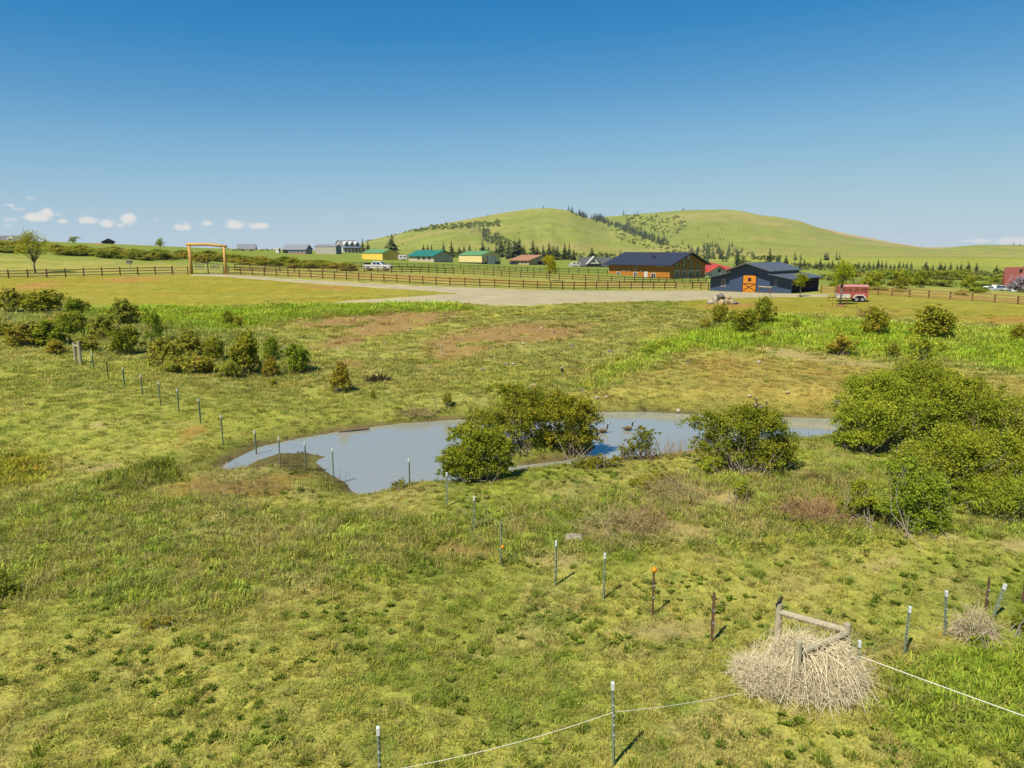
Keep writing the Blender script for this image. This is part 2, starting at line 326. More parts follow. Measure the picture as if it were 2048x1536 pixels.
Z_SEDGE = WP([(-150,915),(60,915),(130,940),(70,978),(-150,990)]); Z_SEDGE2 = WP([(210,985),(230,955),(330,930),(390,938),(360,968),(290,990)])
Z_LUSH = WP([(1725,1370),(1790,1310),(2048,1290),(2200,1300),(2200,1540),(1780,1540),(1690,1470)])
BARE = [([(150,948),(200,938),(255,938),(225,952)],STRAW),([(330,990),(420,955),(540,945),(640,950),(560,985),(400,1000)],OCH*.8),([(500,938),(525,912),(565,903),(615,903),(660,914),(632,928),(600,948)],MUD),
        ([(800,1120),(880,1098),(1000,1102),(990,1125),(880,1132)],DIRT*.85),([(1050,1120),(1150,1108),(1160,1125),(1120,1140)],STRAW*.9),([(1965,1080),(2060,1065),(2200,1075),(2200,1110),(2030,1105)],STRAW),
        ([(1720,1140),(1780,1132),(1785,1152),(1730,1158)],STRAW),([(1260,1260),(1350,1240),(1400,1262),(1330,1275)],STRAW*.9),([(1180,1060),(1300,1040),(1440,1060),(1300,1090)],STRAW*.9),
        ([(1540,1000),(1660,1000),(1680,1040),(1580,1035)],OCH),([(150,855),(185,852),(200,862),(160,865)],STRAW),([(1440,838),(1520,828),(1660,832),(1670,840),(1540,841)],STRAW*1.1),
        ([(700,715),(740,728),(730,738),(680,722)],DIRT),([(350,870),(420,850),(440,866),(370,882)],OCH),([(1500,690),(1700,715),(1860,735),(1720,735),(1560,712)],STRAW*.95),
        ([(1360,985),(1420,978),(1440,1000),(1370,1005)],STRAW*.95),([(1880,1080),(1920,1076),(1925,1090),(1885,1092)],STRAW)]
Z_BARE = [(WP(p), c) for p, c in BARE]
Z_OCH = [WP(p) for p in ([(40,566),(110,561),(115,576),(40,580)],[(200,558),(300,553),(310,562),(210,566)],[(0,582),(20,578),(25,590),(0,592)],[(600,568),(680,572),(720,582),(620,578)],[(1400,612),(1500,606),(1530,612),(1420,617)],[(1960,635),(2060,636),(2100,648),(1980,645)])]
Z_GOLD = [(WP(p), w) for p, w in (([(470,546),(600,552),(800,560),(1000,567),(1200,572),(1400,572),(1410,568),(1200,566),(1020,559),(900,552),(700,549),(560,547)],.9),([(620,541),(900,545),(1060,551),(1210,556),(1210,551),(1060,546),(900,541)],.6),([(1640,585),(1740,586),(1860,594),(2060,608),(2060,600),(1860,588),(1740,580),(1640,579)],.8))]
TRACKS = [WP(p) for p in ([(1585,697),(1612,680),(1630,662),(1625,648),(1615,637)],[(1608,700),(1640,682),(1652,665),(1646,650),(1634,638)])]
def ground_props(x, y):
    """albedo, grass height (m), bareness 0..1, straw fraction"""
    n = len(x); r = np.hypot(x, y)
    wx = x + (fbm(x / 3, y / 3, 31, 3) - .5) * 3.0; wy = y + (fbm(x / 3, y / 3, 37, 3) - .5) * 3.0
    n1 = fbm(x / 9, y / 9, 41, 4); n2 = fbm(x / 2.2, y / 2.2, 43, 4); n3 = fbm(x / .6, y / .6, 47, 3)
    col = YG[None] * np.ones((n, 1)); ht = np.full(n, .10); bare = np.zeros(n); straw = np.full(n, .2)
    def mix(c, w): nonlocal col; col = col * (1 - w[:, None]) + np.asarray(c)[None] * w[:, None]
    def zone(P, soft=1.0):
        q = np.asarray(P); lo = q.min(0) - soft; hi = q.max(0) + soft; o = np.zeros(n); k = (wx > lo[0]) & (wx < hi[0]) & (wy > lo[1]) & (wy < hi[1])
        if k.any(): o[k] = sstep(soft, -soft, sd_poly(wx[k], wy[k], P))
        return o
    mix(GR, sstep(.46, .68, n1) * .75); mix(STRAW, sstep(.48, .74, n2) * .5); mix(DG, sstep(.6, .8, fbm(x / 1.3, y / 1.3, 53, 3)) * .5)
    left = sstep(6, -8, x) * sstep(32, 40, y) * sstep(75, 60, y); mix(GR * .6 + YG * .45, left * .55)
    mid = sstep(40, 52, y) * sstep(92, 80, y); ht += mid * .06; mix(STRAW * .55 + YG * .45, mid * sstep(.42, .62, n1) * .6); mix(GREY * 1.1, mid * sstep(.5, .75, n2) * .4)
    w = zone(Z_ROUGH, .8); ht += w * .14; straw += w * .12; mix(GR, w * .6); mix(STRAW * .95, w * sstep(.54, .74, n2) * .5); mix(DG, w * sstep(.58, .75, n3) * .45)
    w = zone(Z_SCRUB, 2.0); ht += w * .2; straw += w * .25; mix(GREY * .8, w * .5)
    w = zone(Z_BRL, 1.2); ht += w * .28; mix(BRIGHT * (1), w * .85); mix(YG, w * sstep(.5, .7, n2) * .35)
    w = zone(Z_BRR, 1.5); ht += w * .25; mix(BRIGHT, w * .85); mix(YG, w * sstep(.55, .75, n1) * .4)
    w = zone(Z_TAN, 2.0); mix(TAN, w * .85); mix(OCH, w * sstep(.5, .72, n2) * .5); mix(YG * .9, w * sstep(.5, .68, n1) * .6); straw += w * .35; ht -= w * .06
    w = np.maximum(zone(Z_MOWL, .8), zone(Z_MOWR, .8)); mix(MOWN, w); st = fbm(x / 14, y / 1.1, 61, 3); mix(YG * .98, w * sstep(.45, .6, st) * .45); mix(GR * .95, w * sstep(.56, .7, fbm(x / 10, y / 1.6, 67, 3)) * .45); mix(OCH, w * sstep(.6, .8, n2) * .3); ht = ht * (1 - w) + .05 * w
    for P in Z_OCH: mix(lin(196,150,82,.56), zone(P, 1.5) * .75)
    for P in TRACKS: w = sstep(.55, .15, d_line(x, y, P)); mix(YG * 1.2, w * .8); ht *= 1 - w * .75
    w = np.maximum(zone(Z_SEDGE, .6), 0); mix(lin(150,140,30,.56), w * .7); ht += w * .12
    w = zone(Z_SEDGE2, .5); mix(lin(112,118,40,.56), w * .9); ht += w * .22
    w = zone(Z_LUSH, .5); mix(lin(146,166,44,.56), w * .75); ht += w * .10; straw *= 1 - w * .8
    for P in (Z_D1, Z_D2): w = zone(P, 1.6) * sstep(.30, .46, n2 + .12 * (n3 - .5)); mix(DIRT * (1), w); bare = np.maximum(bare, w * .92)
    for P, c in Z_BARE: w = zone(P, .45) * sstep(.25, .45, n3 * .5 + .5 * n2); mix(c, w * .9); bare = np.maximum(bare, w * .9)
    for P, a_ in Z_GOLD: mix(lin(196,158,80,.56), zone(P, 2.0) * (.35 + .65 * sstep(.35, .6, n2)) * a_)
    m2 = (y > 150); f = sstep(150, 190, y) * sstep(620, 500, r); mix(FIELD, f * .8); mix(GR, f * sstep(.5, .7, fbm(x / 30, y / 12, 71, 3)) * .5)
    s = pond_sd(x, y); w = sstep(.75, .05, s + (n2 - .45) * 1.3); mix(WET, sstep(2.6, .4, s) * .5); mix(MUD * 1.15, w * .75); bare = np.maximum(bare, w)
    bare = np.where(s < 0, 1, bare)
    # far hills
    zh, who = h_hill(x, y); f = sstep(480, 640, r)
    hc = HILLG[None] * np.ones((n, 1)); a = sstep(.45, .65, fbm(x / 160, y / 160, 81, 4)); hc = hc * (1 - a[:, None] * .6) + HILLT * a[:, None] * .6
    b = sstep(.5, .66, fbm(x / 60, y / 60, 83, 4)); hc = hc * (1 - b[:, None] * .45) + GR * .9 * b[:, None] * .45
    rt = sstep(700, 1300, x) * sstep(.42, .62, fbm(x / 230, y / 130, 87, 3)); hc = hc * (1 - rt[:, None] * .6) + np.array(lin(176,160,112,.56)) * rt[:, None] * .6
    pl = (who == 3) & (r > 2150); hc[pl] = PLOW
    col = col * (1 - f[:, None]) + hc * f[:, None]
    return col, ht, bare, np.clip(straw, 0, 1)

# ------------------------------------------------------------------ ground sheet (polar grid: fine near, coarse far)
def polar(r0, r1, ratio, th):
    k = int(math.log(r1 / r0) / ratio) + 1; rr = np.exp(np.linspace(math.log(r0), math.log(r1), k + 1))
    Rg, T = np.meshgrid(rr, th, indexing='ij'); X = (Rg * np.sin(T)); Y = Rg * np.cos(T); return X, Y
fineth = np.linspace(-.82, .82, 430); coarse = np.linspace(.82, 2 * math.pi - .82, 60)[1:]
TH = np.concatenate([fineth, coarse])
def sheet(name, r0, r1, ratio, m, cap=False):
    X, Y = polar(r0, r1, ratio, TH); n, k = X.shape; x = X.ravel(); y = Y.ravel(); Zv = H(x, y)
    col, ht, bare, st = ground_props(x, y)
    i, j = np.meshgrid(np.arange(n - 1), np.arange(k - 1), indexing='ij'); a = (i * k + j).ravel()
    Fc = np.stack([a, a + 1, a + k + 1, a + k], -1)
    V = np.stack([x, y, Zv], -1)
    me = np_mesh(name, V, Fc, smooth=True, col=col, attrs={'bare': bare, 'mown': ((y > 80) & (np.hypot(x, y) < 200)).astype(float)})
    o = link(name, me, m); return o
def ground_material(name, far=False):
    m = bpy.data.materials.new(name); m.use_nodes = True; t = m.node_tree; p = t.nodes['Principled BSDF']
    p.inputs['Roughness'].default_value = 1; p.inputs['Specular IOR Level'].default_value = .05
    a = N(t, 'ShaderNodeAttribute', attribute_name='Col'); g = N(t, 'ShaderNodeNewGeometry')
    cur = a.outputs['Color']
    for sc, det, amt in (((.012, 6, .4), (.06, 5, .4), (.3, 4, .35)) if far else ((.55, 5, .5), (3.2, 5, .75), (11., 3, .75))):
        nn = N(t, 'ShaderNodeTexNoise'); nn.inputs['Scale'].default_value = sc; nn.inputs['Detail'].default_value = det; nn.inputs['Roughness'].default_value = .7
        t.links.new(g.outputs['Position'], nn.inputs['Vector'])
        v = mth(t, 'ADD', mth(t, 'MULTIPLY', mth(t, 'SUBTRACT', nn.outputs['Fac'], .5), amt * 2), 1.0)
        vv = N(t, 'ShaderNodeCombineXYZ'); v2 = mth(t, 'ADD', mth(t, 'MULTIPLY', v, .9), .1)
        t.links.new(mth(t, 'POWER', v2, 1.15), vv.inputs[0]); t.links.new(v2, vv.inputs[1]); t.links.new(v2, vv.inputs[2])
        mx = N(t, 'ShaderNodeMix', data_type='RGBA', blend_type='MULTIPLY'); mx.inputs[0].default_value = 1
        t.links.new(cur, mx.inputs[6]); t.links.new(vv.outputs[0], mx.inputs[7]); cur = mx.outputs[2]
    if not far:
        bn = N(t, 'ShaderNodeBump'); bn.inputs['Strength'].default_value = .7; bn.inputs['Distance'].default_value = .06
        t.links.new(nn.outputs['Fac'], bn.inputs['Height']); t.links.new(bn.outputs[0], p.inputs['Normal'])
    t.links.new(cur, p.inputs['Base Color']); return m
M_GROUND = ground_material('meadow_ground'); M_HILL = ground_material('hill_grass', True)
g_o = sheet('ground', 2.0, 905, .0105, M_GROUND); tag(g_o, kind='structure')
h_o = sheet('hills', 900, 9000, .012, M_HILL); tag(h_o, kind='structure')
# ground right under the camera (closes the hole in the sheet)
X0 = np.array([[2.05 * math.sin(t), 2.05 * math.cos(t)] for t in np.linspace(0, 2 * math.pi, 24, endpoint=False)])
me = bpy.data.meshes.new('ground_patch'); zz = H(X0[:, 0], X0[:, 1])
me.from_pydata([(a, b, float(c) - .02) for (a, b), c in zip(X0, zz)], [], [tuple(range(24))[::-1]]); 
ca = me.attributes.new('Col', 'FLOAT_COLOR', 'POINT'); ca.data.foreach_set('color', np.tile(np.r_[YG, 1].astype(np.float32), 24))
tag(link('ground_patch', me, M_GROUND), kind='structure')

# ------------------------------------------------------------------ water
def water_mat():
    m = bpy.data.materials.new('pond_water'); m.use_nodes = True; t = m.node_tree; p = t.nodes['Principled BSDF']
    p.inputs['Base Color'].default_value = lin(180,182,168,.55) + (1,); p.inputs['Roughness'].default_value = .05; p.inputs['IOR'].default_value = 2.1
    p.inputs['Specular IOR Level'].default_value = .6
    g = N(t, 'ShaderNodeNewGeometry'); mp = N(t, 'ShaderNodeMapping'); mp.inputs['Scale'].default_value = (1.2, 3.2, 1); t.links.new(g.outputs['Position'], mp.inputs[0])
    nn = N(t, 'ShaderNodeTexNoise'); nn.inputs['Scale'].default_value = 1.6; nn.inputs['Detail'].default_value = 4; t.links.new(mp.outputs[0], nn.inputs['Vector'])
    bn = N(t, 'ShaderNodeBump'); bn.inputs['Strength'].default_value = .05; bn.inputs['Distance'].default_value = .05
    t.links.new(nn.outputs['Fac'], bn.inputs['Height']); t.links.new(bn.outputs[0], p.inputs['Normal']); return m
bm = bmesh.new(); mn = PONDW.min(0) - 1.5; mxx = PONDW.max(0) + 1.5
gx, gy = np.meshgrid(np.arange(mn[0], mxx[0], .35), np.arange(mn[1], mxx[1], .35), indexing='ij'); sd = sd_poly(gx, gy, PONDW); ids = {}
V = []; Fq = []
def vid(i, j):
    if (i, j) not in ids: ids[(i, j)] = len(V); V.append((gx[i, j], gy[i, j], WATER))
    return ids[(i, j)]
for i in range(gx.shape[0] - 1):
    for j in range(gx.shape[1] - 1):
        if sd[i:i + 2, j:j + 2].min() < .45: Fq.append((vid(i, j), vid(i + 1, j), vid(i + 1, j + 1), vid(i, j + 1)))
tag(link('pond_water', np_mesh('pond_water', V, Fq), water_mat()), kind='structure'); bm.free()

# ------------------------------------------------------------------ gravel drive and yard (one draped sheet 4 cm over the soil)
DRIVE = WP([(376,549.5),(450,548.5),(520,552.5),(620,559.5),(760,567.5),(900,573.5),(1050,579.5),(1200,581.5),(1400,581.5),(1500,585),(1600,588),(1660,589),(1670,594),(1560,594.5),(1440,597),(1380,602),(1250,603),(1130,607),(1060,612),(990,612),(940,607.5),(820,605.5),(700,606),(650,607.5),(700,600.5),(800,594),(905,587),(870,583.5),(760,577),(640,569),(540,561.5),(455,554.5),(380,552.5)])
D = np.array(DRIVE); mn = D.min(0) - 1; mxx = D.max(0) + 1
gx, gy = np.meshgrid(np.arange(mn[0], mxx[0], .45), np.arange(mn[1], mxx[1], .45), indexing='ij')
sd = sd_poly(gx, gy, D) + (fbm(gx / 2.5, gy / 2.5, 91, 3) - .5) * 1.3; zz = H(gx.ravel(), gy.ravel()).reshape(gx.shape)
zz = zz + .05 - sstep(-.9, .0, sd) * .085
keep = (sd[:-1, :-1] < .1) & (sd[1:, :-1] < .1) & (sd[1:, 1:] < .1) & (sd[:-1, 1:] < .1)
k = gx.shape[1]; ii, jj = np.nonzero(keep); a = ii * k + jj
Fq = np.stack([a, a + k, a + k + 1, a + 1], -1); used = np.unique(Fq); re = np.full(gx.size, -1); re[used] = np.arange(len(used))
V = np.stack([gx.ravel(), gy.ravel(), zz.ravel()], -1)[used]
M_GRAVEL = mat('gravel', lin(196,184,146,.55), 1, .14, .35, .3, spec=.1, col2=lin(204,190,150,.55))
tag(link('gravel_driveway', np_mesh('gravel_driveway', V, re[Fq], smooth=True), M_GRAVEL), kind='structure')
def drive_sd(x, y): return sd_poly(x, y, D)
# ------------------------------------------------------------------ vegetation builders
RS = np.random.RandomState
def unit(v): return v / (np.linalg.norm(v, axis=-1, keepdims=True) + 1e-9)
def leaf_quads(rs, C, out, size, aspect=.6, up=.35, jit=.8):
    n = len(C); nrm = unit(out * .7 + np.array([0, 0, up]) + rs.normal(0, jit, (n, 3)))
    t = unit(np.cross(nrm, rs.normal(0, 1, (n, 3)))); b = np.cross(nrm, t); s = size * rs.uniform(.6, 1.35, (n, 1))
    V = np.stack([C - t * s, C + b * s * aspect, C + t * s, C - b * s * aspect], 1).reshape(-1, 3)
    return V, np.arange(4 * n).reshape(n, 4)
def crown_np(rs, lobes, nclump, per, size, spread=.16, fill=.15, zcut=-.55, tipw=.25, zs=.75):
    L = np.array(lobes, float); area = (L[:, 3] * L[:, 4] + L[:, 4] * L[:, 5] + L[:, 3] * L[:, 5]); k = rs.choice(len(L), nclump, p=area / area.sum())
    d = unit(rs.normal(0, 1, (nclump, 3))); bad = d[:, 2] < zcut; d[bad, 2] *= -1
    rad = rs.uniform(.72, 1.06, (nclump, 1)); inn = rs.rand(nclump) < fill; rad[inn] *= rs.uniform(.3, .8, (inn.sum(), 1))
    rad *= 1 + .26 * np.sin(d[:, 0:1] * 5 + k[:, None]) * np.cos(d[:, 1:2] * 6 + 2 * k[:, None]) + .16 * np.sin(d[:, 2:3] * 9 + d[:, 0:1] * 11 + k[:, None] * 3); stray = rs.rand(nclump) < .06; rad[stray] *= 1.2
    cc = L[k, :3] + d * L[k, 3:] * rad; sp = (L[k, 3:].mean(1) * spread)
    C = np.repeat(cc, per, 0) + rs.normal(0, 1, (nclump * per, 3)) * np.repeat(sp, per)[:, None] * [1, 1, zs]
    out = np.repeat(d, per, 0); cl = np.repeat(rs.normal(0, .16, nclump), per)
    C[:, 2] = np.maximum(C[:, 2], .03)
    V, Fq = leaf_quads(rs, C, out, size)
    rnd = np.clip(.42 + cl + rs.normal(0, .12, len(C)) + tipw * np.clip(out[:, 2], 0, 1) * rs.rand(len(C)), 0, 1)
    return V, Fq, np.repeat(rnd, 4)
def stems_mb(rs, lobes, n, r0, base=.15, up=.75):
    mb = MB(); L = np.array(lobes, float)
    for i in range(n):
        l = L[rs.randint(len(L))]; e = l[:3] + rs.normal(0, .38, 3) * l[3:]; e[2] = max(e[2], l[2] * .5)
        b0 = np.array([l[0] * .35, l[1] * .35, -.05]) + np.append(rs.normal(0, base, 2), 0) ; m = b0 * .45 + e * .55 + rs.normal(0, .12, 3) * np.linalg.norm(e - b0); m[2] = max(m[2], .1)
        mb.tube([b0, m, e], [r0, r0 * .6, r0 * .2], 4, cap=False)
    return mb
def sublobes(rs, lobes, n=8, f=.42):
    out = []
    for l in lobes:
        l = np.array(l); out.append(tuple(np.r_[l[:3], l[3:] * .72]))
        for i in range(n):
            d = unit(rs.normal(0, 1, 3)); d[2] = d[2] if d[2] > -.35 else -d[2] * .6; g = f * rs.uniform(.6, 1.3)
            out.append(tuple(np.r_[l[:3] + d * l[3:] * rs.uniform(.55, .86), l[3:] * g * [1, 1, .9]]))
    return [(a, b, max(c, e_ * .35), r1, r2, e_) for a, b, c, r1, r2, e_ in out]
M_BARK = mat('bark', lin(150,138,120,.42), .95, .3, 12); M_DEADSTEM = mat('grey_twigs', lin(172,160,138,.5), .95, .25, 9); M_DARKBARK = mat('dark_bark', lin(96,80,62,.45), .95, .3, 9)
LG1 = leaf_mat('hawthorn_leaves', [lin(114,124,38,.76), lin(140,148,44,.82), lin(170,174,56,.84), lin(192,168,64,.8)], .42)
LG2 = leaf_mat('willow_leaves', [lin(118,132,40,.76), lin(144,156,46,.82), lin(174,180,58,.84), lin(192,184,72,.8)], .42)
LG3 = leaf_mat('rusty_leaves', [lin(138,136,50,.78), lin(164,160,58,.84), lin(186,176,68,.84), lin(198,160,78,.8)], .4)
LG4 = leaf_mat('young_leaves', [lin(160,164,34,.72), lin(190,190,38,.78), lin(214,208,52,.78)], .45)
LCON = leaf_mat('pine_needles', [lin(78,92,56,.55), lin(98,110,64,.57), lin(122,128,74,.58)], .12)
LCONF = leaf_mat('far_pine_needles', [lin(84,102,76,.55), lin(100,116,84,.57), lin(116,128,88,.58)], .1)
def shrub_proto(seed, lm, tall=1.0, stems=14, nclump=150, per=20, size=.036, nl=7, w=.42, sm=None, flat=False):
    rs = RS(seed); lobes = []
    for i in range(nl):
        a = rs.uniform(0, 6.28); q = rs.uniform(.0, .55 * w) if i else 0
        rr = rs.uniform(.5, .95) * w * (.8 if i else 1); hz = tall * rs.uniform(.26, .4)
        lobes.append((q * math.cos(a) * 1.3, q * math.sin(a) * 1.3, tall - hz * 1.05 - (rs.uniform(.05, .4 * tall) if i else 0), rr, rr * rs.uniform(.8, 1.1), hz))
    for i in range(4): a = i * 1.57 + rs.uniform(-.5, .5); lobes.append((.2 * math.cos(a), .2 * math.sin(a), .24, .24, .24, .22))
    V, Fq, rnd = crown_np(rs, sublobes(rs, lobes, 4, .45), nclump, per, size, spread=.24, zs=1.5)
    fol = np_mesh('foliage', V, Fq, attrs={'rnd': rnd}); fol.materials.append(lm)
    mb = stems_mb(rs, lobes, stems, .012, .07); o = mb.build('stems', sm or M_DEADSTEM); st = o.data; bpy.data.objects.remove(o)
    return fol, st
SHR = [shrub_proto(1, LG1), shrub_proto(2, LG3, .95, 26), shrub_proto(3, LG2, .9), shrub_proto(4, LG1, 1.0, 22, 140), shrub_proto(5, LG3, .8, 50, 120), shrub_proto(6, LG2, 1.1, 16, 80)]
def shrub(px, py, wpx, hpx, k, label, cat='shrub', group=None, Y=None, rs=RS(77)):
    p = gnd(px, py) if Y is None else at_Y(px, py, Y)
    if Y is not None: p[2] = Hs(p[0], p[1])
    dist = np.linalg.norm(p - CAM); m = dist / F
    o = thing('shrub', label, cat, p - [0, 0, .04], rs.uniform(0, 6.28), group); f, s = SHR[k % len(SHR)]
    o.scale = (wpx * m / .95, wpx * m / .95, hpx * m / 1.0)
    link('foliage', f, parent=o); link('stems', s, parent=o); return o
def big_bush(px, py, lobes_px, seed, lm, nclump, per, size, label, stems=40, sm=None, extra=None, name='bush'):
    """lobes given in photo pixels relative to the foot: (dx, dy_up, depth offset m, rx px, rz px)"""
    p = gnd(px, py); m = np.linalg.norm(p - CAM) / F; rs = RS(seed)
    L = [(dx * m, dd, up * m, rx * m * 1.1, rx * m, rz * m * 1.1) for dx, up, dd, rx, rz in lobes_px]
    o = thing(name, label, name, p - [0, 0, .05])
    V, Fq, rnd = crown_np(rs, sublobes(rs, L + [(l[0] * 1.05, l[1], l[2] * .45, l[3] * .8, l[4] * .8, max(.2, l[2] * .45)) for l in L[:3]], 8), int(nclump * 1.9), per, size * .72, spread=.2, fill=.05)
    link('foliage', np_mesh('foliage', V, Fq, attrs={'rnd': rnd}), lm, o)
    stems_mb(rs, L, stems, .022, .45).build('stems', sm or M_DEADSTEM, o); return o

def conifer_proto(seed, lm, tall=1.0, w=.2, levels=20, per=8, tris=5, open_=.1, base=.08):
    rs = RS(seed); C = []; O = []
    V = []; Fq = []
    for i in range(levels):
        f = i / (levels - 1); z = base + (1 - base) * f; rr = w * (1 - f) ** .8 * rs.uniform(.75, 1.1) * (1 if f > .12 else .75) + .012
        for j in range(max(3, int(per * (1 - .6 * f)))):
            if rs.rand() < open_: continue
            a = rs.uniform(0, 6.28); ln = rr * rs.uniform(.65, 1.15); d = np.array([math.cos(a), math.sin(a), 0]); side = np.array([-d[1], d[0], 0])
            for q in range(tris):
                t0 = q / tris; c = d * ln * (t0 + .5 / tris) + [0, 0, z * tall - ln * .35 * t0 + rs.normal(0, .006)]; s = ln * .30 * (1.1 - .5 * t0)
                tip = c + d * ln * .28 + side * rs.normal(0, .4) * s - [0, 0, ln * .1]; n0 = len(V)
                V += [c - side * s + [0, 0, rs.normal(0, .01)], tip, c + side * s + [0, 0, rs.normal(0, .01)], c + [0, 0, .018 + s * .25] - d * ln * .1]
                Fq.append((n0, n0 + 1, n0 + 2, n0 + 3))
    V = np.array(V); rnd = np.repeat(np.clip(RS(seed + 9).normal(.5, .22, len(Fq)), 0, 1), 4)
    cr = np_mesh('crown', V, Fq, attrs={'rnd': rnd}); cr.materials.append(lm)
    o = MB().tube([(0, 0, -.02), (0, 0, .5 * tall), (0, 0, .97 * tall)], [.016, .010, .002], 6).build('trunk', M_DARKBARK); tr = o.data; bpy.data.objects.remove(o)
    return cr, tr
CON = [conifer_proto(11, LCON, w=.28, per=11), conifer_proto(12, LCON, w=.23, per=10), conifer_proto(13, LCON, w=.38, levels=16, per=13, open_=.15, base=.1), conifer_proto(14, LCON, w=.32, levels=18, per=13)]
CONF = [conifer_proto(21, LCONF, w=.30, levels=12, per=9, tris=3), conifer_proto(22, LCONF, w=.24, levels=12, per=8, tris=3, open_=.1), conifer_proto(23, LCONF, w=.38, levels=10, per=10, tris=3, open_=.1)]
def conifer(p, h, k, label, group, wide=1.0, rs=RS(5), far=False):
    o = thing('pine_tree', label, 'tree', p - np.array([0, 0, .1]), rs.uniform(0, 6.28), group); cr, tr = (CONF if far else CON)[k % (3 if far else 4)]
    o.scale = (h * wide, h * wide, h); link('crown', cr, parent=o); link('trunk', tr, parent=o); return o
def broadleaf(px, py, h_px, w_px, seed, lm, label, nclump=160, per=14, size=.12, trunk_frac=.3, Y=None, vase=False, dens=1.0, bark=None, name='tree', group=None):
    p = gnd(px, py) if Y is None else at_Y(px, py, Y)
    if Y is not None: p[2] = Hs(p[0], p[1])
    m = np.linalg.norm(p - CAM) / F; h = h_px * m; w = w_px * m; rs = RS(seed); o = thing(name, label, 'tree', p - [0, 0, .05], 0, group)
    mb = MB(); th = h * trunk_frac; r0 = max(.035, h * .018); mb.tube([(0, 0, 0), (rs.normal(0, .02) * h, 0, th * .6), (0, 0, th)], [r0 * 1.25, r0, r0 * .9], 7); lobes = []
    nb = 11 if vase else 9
    for i in range(nb):
        a = i * 2.4 + rs.uniform(-.3, .3); f = rs.uniform(.35, 1)
        if vase: q = w * .5 * rs.uniform(.35, .95); z = th + (h - th) * rs.uniform(.35, .92) * (1 - .25 * q / (w * .5))
        else: q = w * .5 * rs.uniform(.15, .7); z = th + (h - th) * rs.uniform(.2, .8)
        e = np.array([q * math.cos(a), q * math.sin(a), z]); mid = e * .5 + [0, 0, th * .55]
        mb.tube([(0, 0, th * .85), mid, e], [r0 * .6, r0 * .4, r0 * .12], 5); lobes.append((e[0], e[1], e[2], w * (.17 if vase else .24), w * (.17 if vase else .24), h * (.13 if vase else .17)))
    lobes.append((0, 0, h * .8, w * .2, w * .2, h * .18))
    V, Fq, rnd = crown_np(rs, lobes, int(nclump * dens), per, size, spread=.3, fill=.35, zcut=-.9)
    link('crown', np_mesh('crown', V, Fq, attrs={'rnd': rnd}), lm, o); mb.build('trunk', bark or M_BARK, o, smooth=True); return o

# ------------------------------------------------------------------ grass: thousands of tufts scattered over the meadow
def tuft(seed, n, rad, ln, wd, lean=.5):
    rs = RS(seed); V = []; Fq = []; rn = []
    for i in range(n):
        a = rs.uniform(0, 6.28); q = rad * math.sqrt(rs.rand()); b = np.array([q * math.cos(a), q * math.sin(a), -.02]); l = ln * rs.uniform(.5, 1.15); w = wd * rs.uniform(.7, 1.3)
        a2 = a + rs.normal(0, .9); le = lean * rs.uniform(.2, 1.2); d = np.array([math.cos(a2), math.sin(a2), 0]); sd = np.array([-d[1], d[0], 0]) * w
        m = b + d * l * le * .35 + [0, 0, l * .6]; t = b + d * l * le + [0, 0, l * (1 - .35 * le)]; k = len(V)
        V += [b - sd, b + sd, m + sd * .75, m - sd * .75, t]; Fq += [(k, k + 1, k + 2), (k, k + 2, k + 3), (k + 3, k + 2, k + 4)]; rn += [rs.rand()] * 5
    return np.array(V), Fq, rn
def rosette(seed, n, ln, wd):
    rs = RS(seed); V = []; Fq = []; rn = []
    for i in range(n):
        a = rs.uniform(0, 6.28); d = np.array([math.cos(a), math.sin(a), 0]); sd = np.array([-d[1], d[0], 0]) * wd * rs.uniform(.7, 1.2); l = ln * rs.uniform(.55, 1.1); e = rs.uniform(.3, 1.1); k = len(V); up = np.array([0, 0, 1.])
        p1 = d * l * .5 * math.cos(e) + up * l * .5 * math.sin(e); p2 = p1 + d * l * .5 * math.cos(e * .3) + up * l * .5 * math.sin(e * .3)
        V += [np.zeros(3), p1 - sd, p2, p1 + sd]; Fq += [(k, k + 1, k + 2), (k, k + 2, k + 3)]; rn += [rs.rand()] * 4
    return np.array(V), Fq, rn
M_TUFT = leaf_mat('grass_blades', [(.52, .60, .5), (.95, 1, .95), (1.45, 1.35, 1.6)], .42, 'tint')
PC = bpy.data.collections.new('grass_prototypes')
for nm, (V, Fq, rn) in (('a_tuft', tuft(1, 30, .2, .17, .0105, .8)), ('b_tuft', tuft(2, 32, .24, .15, .011, 1.0)), ('c_tuft', tuft(3, 26, .16, .20, .010, .6)),
                       ('d_straw', tuft(4, 26, .2, .26, .005, 1.1)), ('e_rosette', rosette(5, 22, .26, .034)), ('f_weed', tuft(6, 46, .2, .36, .012, .6)), ('g_wide', tuft(7, 44, .34, .2, .014, .6)), ('h_wide', tuft(8, 40, .34, .22, .013, .8))):
    o = bpy.data.objects.new(nm, np_mesh(nm, V, Fq, attrs={'rnd': rn})); o.data.materials.append(M_TUFT); PC.objects.link(o)
GT = bpy.data.node_groups.new('scatter_tufts', 'GeometryNodeTree')
GT.interface.new_socket('Geometry', in_out='INPUT', socket_type='NodeSocketGeometry'); GT.interface.new_socket('Geometry', in_out='OUTPUT', socket_type='NodeSocketGeometry')
gi = GT.nodes.new('NodeGroupInput'); go = GT.nodes.new('NodeGroupOutput'); ip = GT.nodes.new('GeometryNodeInstanceOnPoints'); ci = GT.nodes.new('GeometryNodeCollectionInfo')
ci.inputs['Collection'].default_value = PC; ci.inputs['Separate Children'].default_value = True; ci.inputs['Reset Children'].default_value = True
